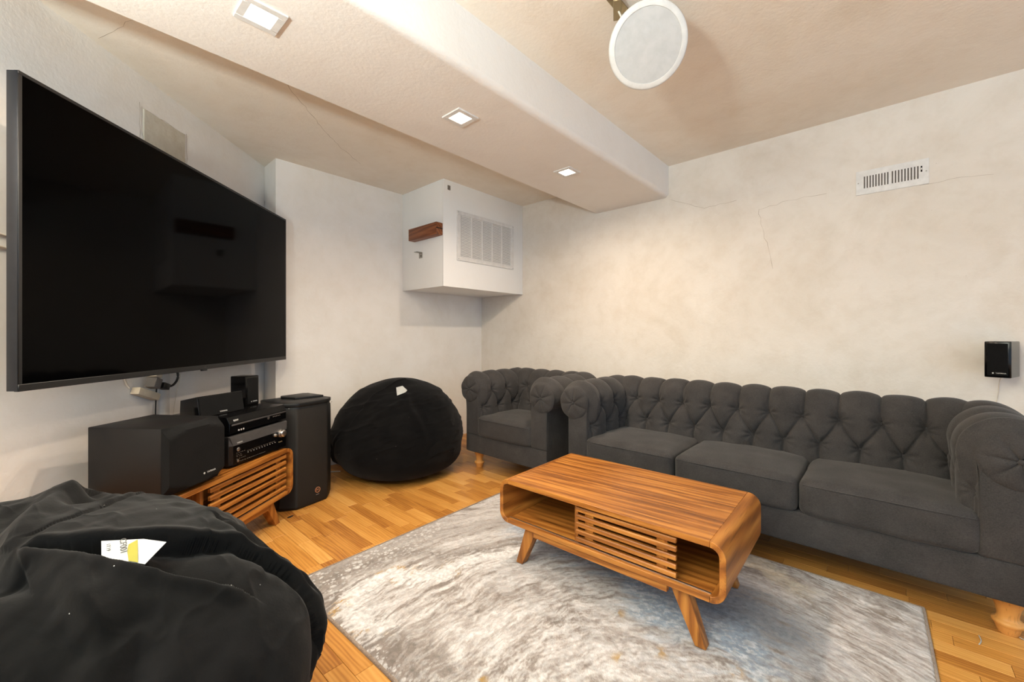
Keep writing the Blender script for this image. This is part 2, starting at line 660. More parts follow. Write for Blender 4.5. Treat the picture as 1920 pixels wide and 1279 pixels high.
for r_ in rows:
    px, py, L = r_
    if r_ in single:
        if L not in PM:
            me = bpy.data.meshes.new('plank')
            v, f = plank_mesh(L)
            me.from_pydata(v, [], f)
            me.materials.append(M['plank'])
            PM[L] = me
        o = bpy.data.objects.new('plank', PM[L])
        COL.objects.link(o)
        o.location = (px, py, 0)
        o.parent = floor
    else:
        v, f = plank_mesh(L)
        b = len(fv)
        fv += [(a + px, c + py, d) for a, c, d in v]
        ff += [tuple(i + b for i in q) for q in f]
        ft += [rg.random()] * len(f)
pf = from_data('plank_field', fv, ff, 'plank_field', floor, 30)
at = pf.data.attributes.new('tone', 'FLOAT', 'FACE')
at.data.foreach_set('value', ft)
tag(pf, kind='stuff')

# hairline cracks: thin raised-in ribbons on the plaster
def ribbon(name, pts, w, n, mat, parent, seed=0):
    rr = random.Random(seed)
    n = Vector(n)
    P = []
    for i in range(len(pts) - 1):
        a, b = Vector(pts[i]), Vector(pts[i + 1])
        k = max(2, int((b - a).length / .035))
        for q in range(k):
            p = a.lerp(b, q / k)
            d = (b - a).normalized().cross(n)
            P.append(p + d * rr.uniform(-.006, .006))
    P.append(Vector(pts[-1]))
    v, f = [], []
    for i, p in enumerate(P):
        d = (P[min(i + 1, len(P) - 1)] - P[max(i - 1, 0)]).normalized().cross(n)
        ww = w * rr.uniform(.35, 1.0)
        v += [p + d * ww, p + n * .0006, p - d * ww]
    for i in range(len(P) - 1):
        a = i * 3
        f += [(a, a + 1, a + 4, a + 3), (a + 1, a + 2, a + 5, a + 4)]
    return from_data(name, v, f, mat, parent, 180)
ceil_o = bpy.data.objects['ceiling']
wr_o = bpy.data.objects['wall_right']
zc = ZC - .0003
ribbon('crack', [(.50, 1.975, zc), (.60, 2.12, zc), (.86, 2.42, zc), (1.18, 2.74, zc), (1.40, 2.93, zc), (1.62, 3.08, zc)], .0012, (0, 0, -1), 'crack', ceil_o, 3)
ribbon('crack', [(.13, 2.66, zc), (.22, 2.40, zc), (.32, 2.15, zc), (.36, 1.98, zc)], .0009, (0, 0, -1), 'crack', ceil_o, 5)
xw = XW - .0003
ribbon('crack', [(xw, 1.27, 2.18), (xw, 1.12, 2.10), (xw, 1.02, 2.06), (xw, .80, 2.07)], .0010, (-1, 0, 0), 'crack', wr_o, 6)
ribbon('crack', [(xw, .66, 1.98), (xw, .64, 1.84), (xw, .60, 1.70), (xw, .575, 1.55)], .0010, (-1, 0, 0), 'crack', wr_o, 8)
ribbon('crack', [(xw, .66, 1.97), (xw, .48, 2.00), (xw, .28, 2.00)], .0009, (-1, 0, 0), 'crack', wr_o, 9)
ribbon('crack', [(xw, -.14, 1.95), (xw, -.30, 1.95), (xw, -.42, 1.94)], .0009, (-1, 0, 0), 'crack', wr_o, 12)

# old wall patch above the television: a plastered-over opening
wp = Vector((.41, 2.99, 2.20))
wd_ = Vector((.7071, .7071, 0))
def on_left(u, z, off=0.0):
    return (wp.x + wd_.x * u + .7071 * off, wp.y + wd_.y * u - .7071 * off, z)
M['patch'] = plaster('patch_plaster', S(206, 198, 182), S(176, 162, 138), .9, 3)
bm = bmesh.new()
add_box(bm, (-.145, -.002, -.145), (.145, .02, .085), .001, 1)
pm = Matrix.Translation((wp.x + .0035, wp.y - .0035, 2.20)) @ Matrix.Rotation(R(45), 4, 'Z')
bmesh.ops.transform(bm, matrix=pm, verts=bm.verts)
from_bm('patch_panel', bm, 'patch', wall_left)
for pts in ([(-.15, 2.29), (.15, 2.29)], [(-.15, 2.29), (-.15, 2.05)], [(.15, 2.29), (.15, 2.05)], [(-.165, 2.305), (-.165, 2.05)], [(.165, 2.30), (.165, 2.05)]):
    ribbon('crack', [on_left(a, b, .0008 + .0025) for a, b in pts], .0013, (.7071, -.7071, 0), 'crack', wall_left, 20)
# inner corner cracks
ribbon('crack', [(XR + .004, yc - .004, 2.44), (XR + .004, yc - .004, 1.95)], .003, (.38, -.92, 0), 'crack', wall_left, 30)

# wall raceway (white vertical pipe cover) under the television
t_ = empty('cable_raceway', (.395, 2.975, .30), R(45), 'white vertical cable raceway on the wall below the television', 'cable cover')
prism('cover', [(-.028, .0), (-.026, -.012), (-.015, -.021), (.015, -.021), (.026, -.012), (.028, 0)], 0, .80, 'white_plastic', t_, smooth=60)
box('back_plate', (-.045, -.004, 0), (.052, .002, .80), 'white_plastic', t_, .001)

# ------------------------------------------------------------------ boxed duct in the corner
db = empty('duct_box', (2.25, 2.835, 1.52), 0, 'white boxed-in duct hung in the corner under the ceiling', 'duct box')
dx, dy, dz = XW - 2.25, YB - 2.835, ZC - 1.52
box('side_panel', (0, .016, 0), (.016, dy, dz), 'white_board', db, .001)
box('front_panel', (0, 0, 0), (dx, .016, dz), 'white_board', db, .001)
box('bottom_panel', (.016, .016, .004), (dx, dy, .020), 'white_board', db, .001)
box('hole_cover', (.045, -.003, dz - .085), (.075, .0, dz - .045), 'duct_grey', db, .001)
# return-air grille on the front of the box
g = empty('return_grille', (2.772, 2.8345, 1.985), 0, 'large white return air grille with five louvre columns on the boxed duct', 'vent')
gw, gh = .375, .222
bm = bmesh.new()
for lo, hi in (((-gw, -.012, -gh), (gw, 0, -gh + .034)), ((-gw, -.012, gh - .034), (gw, 0, gh)), ((-gw, -.012, -gh + .034), (-gw + .04, 0, gh - .034)), ((gw - .04, -.012, -gh + .034), (gw, 0, gh - .034))):
    add_box(bm, lo, hi, .002, 1)
from_bm('frame', bm, 'white_metal', g)
box('backing', (-gw + .03, -.0015, -gh + .03), (gw - .03, -.0005, gh - .03), 'dark_void', g, 0)
iw = gw - .04
cw = 2 * iw / 5
for k in range(1, 5):
    xx = -iw + cw * k
    box('mullion', (xx - .007, -.011, -gh + .034), (xx + .007, -.001, gh - .034), 'white_metal', g, .001)
slat = None
NS = 28
for k in range(5):
    x0, x1 = -iw + cw * k + (.007 if k else 0), -iw + cw * (k + 1) - (.007 if k < 4 else 0)
    for j in range(NS):
        z = -gh + .034 + (j + .5) * (2 * gh - .068) / NS
        w2 = (x1 - x0) / 2
        if slat is None:
            bm = bmesh.new()
            add_box(bm, (-w2, -.0052, -.0008), (w2, .0052, .0008), 0, 1, Matrix.Rotation(R(-72), 4, 'X'))
            slat = from_bm('slat', bm, 'white_metal', g)
            o = slat
        else:
            o = share(slat)
            o.parent = g
        o.location = ((x0 + x1) / 2, -.0058, z)
        o.scale = (w2 / ((cw - .007) / 2) if slat is not o else 1, 1, 1)
for sx in (-1, 1):
    for sz in (-1, 1):
        lathe('screw', [(.004, 0), (.003, .0015), (.0005, .002)], 'steel', g, 12, mat4=face_mtx((sx * (gw - .015), -.0122, sz * (gh - .012)), (1, 0, 0), (0, 0, 1)))

# wooden ledge and small bracket on the side of the boxed duct
lg = empty('wooden_ledge', (2.25, 3.05, 1.96), 0, 'short brown wooden beam fixed to the side of the white duct box', 'wood beam')
box('beam', (-.070, -.205, 0), (0, .208, .106), 'walnut', lg, .003)
box('end_groove', (-.072, -.2065, .052), (-.002, -.2045, .060), 'dark_void', lg, 0)
brk = empty('angle_bracket', (2.25, 3.165, 1.80), 0, 'small grey metal angle bracket below the wooden beam on the duct box', 'bracket')
bm = bmesh.new()
add_box(bm, (-.003, -.025, 0), (.0006, .025, .052), .0008, 1)
add_box(bm, (-.06, -.025, .049), (0, .025, .052), .0008, 1)
from_bm('plate', bm, 'steel', brk)
lathe('screw', [(.006, 0), (.005, .002), (.001, .003)], 'dark_void', brk, 12, mat4=face_mtx((-.003, -.008, .02), (0, -1, 0), (0, 0, 1)))

# supply register on the right wall
rgst = empty('wall_register', (XW, -.0225, 2.023), R(-90), 'small white wall register with upright slots high above the sofa', 'vent')
# local x runs along -Y of the room, local -y points into the room
w2, h2 = .157, .071
bm = bmesh.new()
sl = []
n1 = 9
xs = [-.122 + i * .0131 for i in range(n1)] + [.003 + i * .0133 for i in range(n1)]
x_edges = [-w2] + [q for xx in xs for q in (xx, xx + .0062)] + [w2]
for i in range(0, len(x_edges) - 1, 2):
    add_box(bm, (x_edges[i], -.006, -.036), (x_edges[i + 1], -.001, .036), 0)
add_box(bm, (-w2, -.006, -h2), (w2, -.001, -.036), 0)
add_box(bm, (-w2, -.006, .036), (w2, -.001, h2), 0)
bmesh.ops.remove_doubles(bm, verts=bm.verts, dist=.0001)
from_bm('face_plate', bm, 'white_metal', rgst, 30)
box('rim', (-w2 - .0015, -.0035, -h2 - .0015), (w2 + .0015, -.0001, h2 + .0015), 'white_metal', rgst, .001)
box('slot_backing', (-.125, -.0042, -.037), (.13, -.0034, .037), 'duct_grey', rgst, 0)
bm = bmesh.new()
for xx in xs:
    add_box(bm, (xx + .0040, -.0057, -.036), (xx + .0062, -.0042, .036), 0)
from_bm('damper_blades', bm, 'dark_void', rgst)
box('lever_slot', (.124, -.0066, .0), (.131, -.006, .033), 'dark_void', rgst, 0)
box('lever', (.125, -.011, .012), (.130, -.006, .022), 'white_metal', rgst, .001)
for sx in (-1, 1):
    lathe('screw', [(.0035, 0), (.003, .0012), (.0005, .0015)], 'steel', rgst, 12, mat4=face_mtx((sx * .147, -.006, 0), (1, 0, 0), (0, 0, 1)))

# ------------------------------------------------------------------ recessed square lamps in the beam
LLAB = {-.44: 'added unseen square lamp in the beam just outside the picture past the television',
        -1.36: 'added unseen square lamp at the far end of the beam behind the viewer',
        .475: 'square recessed lamp in the beam, the largest one, nearest the television',
        1.375: 'square recessed lamp in the middle of the beam',
        2.318: 'square recessed lamp in the beam near the duct box and sofa wall'}
for lx in (.475, 1.375, 2.318, -.44, -1.36):  # the last two, out of view, are added to light the room
    e = empty('recessed_light', (lx, 1.597, bz), 0, LLAB[lx], 'ceiling light', 'recessed lamps in the beam')
    bm = bmesh.new()
    o_, i_ = .066, .041
    for lo, hi in (((-o_, -o_, -.007), (o_, -i_, .001)), ((-o_, i_, -.007), (o_, o_, .001)), ((-o_, -i_, -.007), (-i_, i_, .001)), ((i_, -i_, -.007), (o_, i_, .001))):
        add_box(bm, lo, hi, .0012, 1)
    from_bm('trim_plate', bm, 'white_metal', e)
    box('diffuser', (-i_, -i_, -.0045), (i_, i_, -.001), 'led', e, 0)
    ld = bpy.data.lights.new('lamp', 'AREA')
    ld.shape = 'SQUARE'
    ld.size = .078
    ld.energy = LAMP_POWER
    ld.color = LAMP_COLOR
    ld.spread = R(172)
    lo_ = bpy.data.objects.new('lamp', ld)
    COL.objects.link(lo_)
    lo_.parent = e
    lo_.location = (0, 0, -.0085)

# ------------------------------------------------------------------ round lamp hanging off its ceiling box
C0 = Vector((1.575, .70, 2.243))
nz = (Vector((0, 0, CAM_H)) - C0).normalized()
nz = (nz + Vector((.671, -.7415, 0)) * .10).normalized()
ux = Vector((0, 0, 1)).cross(nz).normalized()
uy = nz.cross(ux)
mt = Matrix((ux, uy, nz)).transposed().to_4x4()
mt.translation = C0
cl = empty('round_ceiling_light', C0, 0, 'round white unlit disc lamp hanging tilted from the ceiling', 'ceiling light')
loc = Matrix.Translation(-C0) @ mt
lathe('housing', [(.118, -.026), (.140, -.024), (.1485, -.016), (.1505, -.004), (.149, .003), (.144, .006), (.128, .006), (.1265, .003)], 'white_plastic', cl, 72, mat4=loc)
lathe('diffuser', [(.127, .001), (.127, .0035), (.09, .0042), (.001, .0045)], 'opal', cl, 72, mat4=loc)
# bracket from the ceiling box
br = Vector((1.538, .812, ZC)) - C0
box('junction_plate', (br.x - .06, br.y - .022, br.z - .004), (br.x + .06, br.y + .022, br.z + .001), 'brass', cl, .001, 2)
bm = bmesh.new()
add_box(bm, (-.055, -.016, -.030), (.055, .016, -.004), .002, 1, Matrix.Translation(br) @ Matrix.Rotation(R(28), 4, 'Z'))
from_bm('mounting_bracket', bm, 'brass', cl)
q0 = loc @ Vector((0, .03, -.026))
tube('wire', [br + Vector((0, 0, -.02)), (br + q0) / 2 + Vector((.02, .03, 0)), q0], .004, 'cable_white', cl)
tube('hanger_spring', [br + Vector((.04, -.005, -.02)), (br + q0) / 2 + Vector((.03, .0, .02)), loc @ Vector((.03, .05, -.026))], .003, 'steel', cl)

# ------------------------------------------------------------------ rug
def build_rug():
    x0, x1, y0, y1, th = .745, 2.325, -.165, 1.925, .011
    ca, sa = math.cos(RUG_A), math.sin(RUG_A)
    nu, nv = 395, 522
    U = np.linspace(x0 + .004, x1 - .004, nu)
    V = np.linspace(y0 + .004, y1 - .004, nv)
    uu, vv = np.meshgrid(U, V, indexing='ij')
    u, v = uu.ravel(), vv.ravel()
    W = np.stack([u * ca - v * sa, u * sa + v * ca], 1)           # world plan position
    P3 = lambda s: np.concatenate([W * s, np.zeros((len(W), 1))], 1)
    warp = np.stack([fbm(P3(2.0), 4, 3), fbm(P3(2.0), 4, 9)], 1) * .060 + np.stack([fbm(P3(11), 4, 23, .62), fbm(P3(14), 4, 29, .62)], 1) * .006
    Q = W + warp
    c = Q - np.array([1.05, .32])
    rad = np.hypot(c[:, 0], c[:, 1])
    ang = np.arctan2(c[:, 1], c[:, 0])
    st = np.stack([rad * 36, ang * 4.5 + rad * 1.6, np.zeros_like(rad)], 1)
    s1 = fbm(st, 5, 41, .66)
    s1b = fbm(np.stack([Q[:, 0] * 11 + Q[:, 1] * 5, Q[:, 1] * 13 - Q[:, 0] * 9, 0 * rad], 1), 5, 47, .68)
    turn = smooth(1.95, 2.15, Q[:, 0] + .1 * Q[:, 1])
    s1 = s1 * (1 - turn) + s1b * turn
    s2 = fbm(st * np.array([3.0, 5.0, 1]) + 7, 4, 57, .68)
    cl_ = fbm(P3(4.5), 5, 71, .62)
    salt = fbm(P3(85), 3, 77, .7)
    cream, beige, taupe, dark, white = [np.array(S(*k)[:3]) for k in ((200, 193, 186), (178, 169, 161), (148, 137, 127), (112, 102, 94), (222, 218, 213))]
    gold, blue, navy, sand, slate = [np.array(S(*k)[:3]) for k in ((186, 144, 62), (152, 170, 186), (92, 104, 118), (188, 172, 142), (138, 139, 143))]
    def lay(base, top, f):
        return base * (1 - f[:, None]) + top * f[:, None]
    tone = s1 * .40 + s2 * .44 + salt * .34
    col = cream + np.zeros((len(W), 3))
    col = lay(col, beige, smooth(-.15, .30, tone))
    col = lay(col, white, smooth(-.12, -.55, tone) * .85)
    col = lay(col, taupe, smooth(.28, .70, tone + cl_ * .22) * .85)
    col = lay(col, dark, smooth(.70, 1.1, tone + cl_ * .25) * .6)
    # long features of the pattern; the blue-grey ones also paint the table's shade
    L = lambda pts: poly_dist(Q, pts)[0]
    def cells(sc, seed):
        g_ = W * sc
        gi = np.floor(g_)
        best = np.full(len(W), 9.0)
        for ox in (-1, 0, 1):
            for oy in (-1, 0, 1):
                ci = gi + np.array([ox, oy])
                k3 = np.concatenate([ci, np.zeros((len(W), 1))], 1)
                jx, jy, jr = _h(k3, seed) * .5 + .5, _h(k3, seed + 1) * .5 + .5, _h(k3, seed + 2) * .5 + .5
                d_ = np.hypot((g_[:, 0] - ci[:, 0] - jx), (g_[:, 1] - ci[:, 1] - jy) * 1.35) / (.12 + .34 * jr * jr)
                best = np.minimum(best, d_)
        return best
    peb = np.maximum(smooth(1.05, .8, cells(26, 83) + .25 * salt), smooth(1.05, .8, cells(44, 91) + .25 * salt))
    edge = L([(.76, 1.95), (.76, 1.62), (.75, 1.30), (.80, 1.05)])
    ef = smooth(.15, .04, edge + .05 * cl_)
    col = lay(col, taupe * .88, ef * (.5 + .4 * smooth(-.4, .4, s2)))
    dk = L([(2.056, 1.279), (1.874, 1.337), (1.569, 1.42), (1.305, 1.55), (1.245, 1.702), (1.138, 1.80), (1.0, 1.80), (.8, 1.84)])
    df = smooth(.085, .005, dk + .035 * s2)
    col = lay(col, taupe * .78, df * (.62 + .36 * smooth(-.3, .4, s2)))
    d2k = L([(2.0, 1.55), (1.72, 1.64), (1.50, 1.78), (1.30, 1.86)])
    col = lay(col, beige * .85, smooth(.12, .01, d2k + .05 * s2) * .55)
    far = smooth(1.74, 1.88, v + .05 * cl_) * smooth(1.9, 1.2, u)
    col = lay(col, taupe, far * .55)
    pm_ = peb * np.clip(ef + df * .5 + far, 0, 1) * smooth(-.5, .1, cl_)
    col = lay(col, white, pm_ * .85)
    wh = L([(2.241, 1.074), (1.859, 1.222), (1.576, 1.336), (1.364, 1.441), (1.187, 1.463), (1.107, 1.552), (1.009, 1.66), (.859, 1.66), (.80, 1.58), (.78, 1.50), (.80, 1.38)])
    wf = smooth(.070, .02, wh + .028 * s2)
    col = lay(col, white * 1.03, wf * .95)
    rim = smooth(.012, .0, np.abs(wh - .052 + .02 * s2))
    col = lay(col, gold, rim * smooth(.15, .6, fbm(P3(8), 3, 91)) * smooth(1.35, 1.2, u) * .85)
    bl = L([(1.84, 1.50), (1.76, 1.20), (1.71, .95), (1.66, .67), (1.63, .50), (1.62, .36)])  # blue-grey zone under the table, partly its cast shadow painted in
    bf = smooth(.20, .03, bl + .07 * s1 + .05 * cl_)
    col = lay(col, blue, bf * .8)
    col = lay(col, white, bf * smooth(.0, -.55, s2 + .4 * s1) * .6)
    nb = L([(1.86, 1.05), (1.84, .80), (1.80, .60), (1.83, .40), (1.80, .26)])
    nf = smooth(.12, .0, nb + .07 * s2 + .05 * cl_)
    col = lay(col, navy, nf * .62)
    sl_ = L([(1.9, .45), (1.78, .25), (1.62, .14)])  # blue-grey beside the table, partly its painted shadow
    col = lay(col, slate, smooth(.20, .02, sl_ + .09 * s1) * .45)
    brn = L([(2.31, .60), (2.31, .30), (2.22, .12), (2.18, -.10)])
    col = lay(col, np.array(S(112, 96, 74)[:3]), smooth(.080, .0, brn + .05 * s2 + .05 * cl_) * smooth(-.2, .5, s2 + cl_ * .5) * .85)
    br2 = L([(2.12, .28), (2.05, .18), (1.98, .06)])
    col = lay(col, np.array(S(120, 104, 80)[:3]), smooth(.05, .0, br2 + .03 * s2) * smooth(-.2, .4, s2) * .8)
    yl = L([(2.2, .80), (2.22, .45), (2.16, .3)])
    col = lay(col, sand, smooth(.12, .01, yl + .05 * s1) * .6)
    gd = 1e9 + 0 * u
    for gx, gy in ((1.102, 1.588), (1.211, 1.455), (.803, 1.62), (.812, 1.487), (.769, 1.43), (1.477, .774), (1.264, .902), (1.391, .57), (1.272, .667), (1.477, .359), (1.29, 1.652), (.90, .95), (1.0, .8)):
        gd = np.minimum(gd, np.hypot(W[:, 0] - gx, W[:, 1] - gy))
    col = lay(col, gold, smooth(.04, .0, gd) * smooth(.15, .5, fbm(P3(34), 3, 95)) * .75)
    col *= (1 + .20 * salt)[:, None]
    col = np.clip(col * np.array([.87, .88, .93]), .01, .95)
    # pile height, a little ragged at the rim
    ed = np.minimum.reduce([u - x0, x1 - u, v - y0, y1 - v])
    h = th * (.45 + .55 * smooth(.0, .012, ed)) + .0010 * fbm(P3(45), 3, 5) + .0012 * fbm(P3(6), 2, 6)
    jit = (vnoise(P3(50), 7)) * .0035 * smooth(.02, .0, ed)
    X = (u + np.where(np.abs(u - (x0 + x1) / 2) > .78, jit, 0))
    Wd = np.stack([X * ca - v * sa, X * sa + v * ca, h], 1)
    f = grid_faces(nu, nv)
    root = empty('area_rug', (0, 0, 0), 0, 'pale grey and beige marbled area rug under the coffee table', 'rug')
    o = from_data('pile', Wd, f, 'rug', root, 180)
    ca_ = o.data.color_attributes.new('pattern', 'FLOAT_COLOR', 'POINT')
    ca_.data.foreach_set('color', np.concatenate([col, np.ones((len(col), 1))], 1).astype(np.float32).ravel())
    # bound edges
    def side(a, b):
        pa = [Vector((p[0] * ca - p[1] * sa, p[0] * sa + p[1] * ca, .0055)) for p in (a, b)]
        n = 60
        pts = [pa[0].lerp(pa[1], i / n) for i in range(n + 1)]
        d = (pa[1] - pa[0]).normalized().cross(Vector((0, 0, 1)))
        vv_, ff_ = [], []
        prof = [(.004, -.0052), (.0045, .001), (.002, .0046), (-.004, .0050), (-.006, -.0052)]
        for i, p in enumerate(pts):
            for q, z in prof:
                vv_.append(p + d * q + Vector((0, 0, z)))
        k = len(prof)
        for i in range(n):
            for j in range(k):
                ff_.append((i * k + j, i * k + (j + 1) % k, (i + 1) * k + (j + 1) % k, (i + 1) * k + j))
        from_data('binding', vv_, ff_, 'rug_edge', root, 60)
    side((x0, y1), (x0, y0))
    side((x0, y0), (x1, y0))
    side((x1, y0), (x1, y1))
    side((x1, y1), (x0, y1))
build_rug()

# ------------------------------------------------------------------ slatted console (coffee table and media stand)
def rounded_u(D, z0, z1, r, th, left):
    pass

def console(name, loc, rz, L, D, zb, zt, th, rad, door, nsl, divider, leg_y, label, cat, front_leg_dx=0.03):
    """front looks along -x, length along y; door = (y0, y1) in local y, divider = list of local y"""
    e = empty(name, loc, rz, label, cat)
    hl = L / 2
    # end pieces: outer and inner rounded outline in the y-z plane, extruded along x
    for s in (1, -1):
        out, inn = [], []
        for k in range(9):
            a = R(90 * k / 8)
            out.append((hl - rad + rad * math.sin(a), zt - rad + rad * math.cos(a)))
            ri = rad - th
            inn.append((hl - rad + ri * math.sin(a), zt - rad + ri * math.cos(a)))
        for k in range(9):
            a = R(90 * k / 8)
            out.append((hl - rad + rad * math.cos(a), zb + rad - rad * math.sin(a)))
            ri = rad - th
            inn.append((hl - rad + ri * math.cos(a), zb + rad - ri * math.sin(a)))
        poly = [(s * a, b) for a, b in out + inn[::-1]]
        prism('end_panel', poly, -D / 2, D / 2, 'teak_x', e, .0015, 1, 'X', 35)
    g = .0006
    box('top_panel', (-D / 2, -hl + rad + g, zt - th), (D / 2, hl - rad - g, zt), 'teak_top', e, .0015, 1)
    box('bottom_panel', (-D / 2, -hl + rad + g, zb), (D / 2, hl - rad - g, zb + th), 'teak_y', e, .0015, 1)
    box('back_panel', (D / 2 - .03, -hl + th * .7, zb + th * .7), (D / 2 - .018, hl - th * .7, zt - th * .7), 'teak_y', e, 0)
    for dy in divider:
        box('divider', (-D / 2 + .035, dy - .009, zb + th), (D / 2 - .03, dy + .009, zt - th), 'teak_z', e, .001, 1)
    # door of slats on two stiles
    y0, y1 = door
    d = empty('sliding_door')
    d.parent = e
    zi0, zi1 = zb + th + .004, zt - th - .004
    xf = -D / 2 + .010
    for yy in (y0 + .035, y1 - .075):
        box('stile', (xf + .013, yy, zi0), (xf + .028, yy + .04, zi1), 'teak_z', d, .001, 1)
    pitch = (zi1 - zi0) / nsl
    hgt = pitch * .56
    for k in range(nsl):
        zc_ = zi0 + pitch * (k + .5)
        poly = [(xf + .013, zc_ - hgt / 2), (xf + .013, zc_ + hgt / 2), (xf + .003, zc_ + hgt / 2), (xf, zc_ + hgt * .28), (xf, zc_ - hgt / 2 + .001)]
        prism('slat', poly, y0, y1, 'teak_y', d, .0008, 1, 'Y', 30)
    box('track', (-D / 2 + .016, -hl + rad, zb + th), (-D / 2 + .022, hl - rad, zb + th + .003), 'chrome', e, 0)
    # apron rails between the legs
    box('apron', (-D / 2 + .012, -leg_y + .043, zb - .030), (-D / 2 + .034, leg_y - .043, zb), 'teak_y', e, .001, 1)
    box('apron', (D / 2 - .075, -leg_y + .03, zb - .035), (D / 2 - .055, leg_y - .03, zb), 'teak_y', e, .001, 1)
    # splayed legs
    for sx in (-1, 1):
        for sy in (-1, 1):
            xa = sx * (D / 2 - .085) if sx > 0 else -D / 2 + front_leg_dx
            xa, xb = (xa, xa + .045)
            top = [(sy * (leg_y - .045), zb), (sy * (leg_y + .020), zb)]
            bot = [(sy * (leg_y + .082), 0), (sy * (leg_y + .046), 0)]
            poly = [top[0], top[1], bot[0], bot[1]]
            prism('leg', poly, xa, xb, 'teak_z', e, .003, 2, 'X', 30)
    return e

# coffee table
ct_c = Vector((1.742, .892, .012))
console('coffee_table', ct_c, R(1.3), 1.0, .575, .192, .397, .021, .05, (-.335, .077), 5, [.090], .345,
        'teak coffee table with open shelf and slatted sliding door on the rug', 'table', .035)

# media stand
d37 = Vector((math.cos(R(37)), math.sin(R(37)), 0))
m37 = Vector((-d37.y, d37.x, 0))
end = Vector((.962, 2.650, 0))
LM, DM = 1.20, .40
mc = end - d37 * (LM / 2) + m37 * (DM / 2)
console('media_console', mc, R(127), LM, DM, .155, .425, .021, .05, (-LM / 2 + .05, -LM / 2 + .60), 6, [-LM / 2 + .62], .44,
        'low teak media stand with slatted front below the television', 'cabinet', .03)
STAND_Z = .425

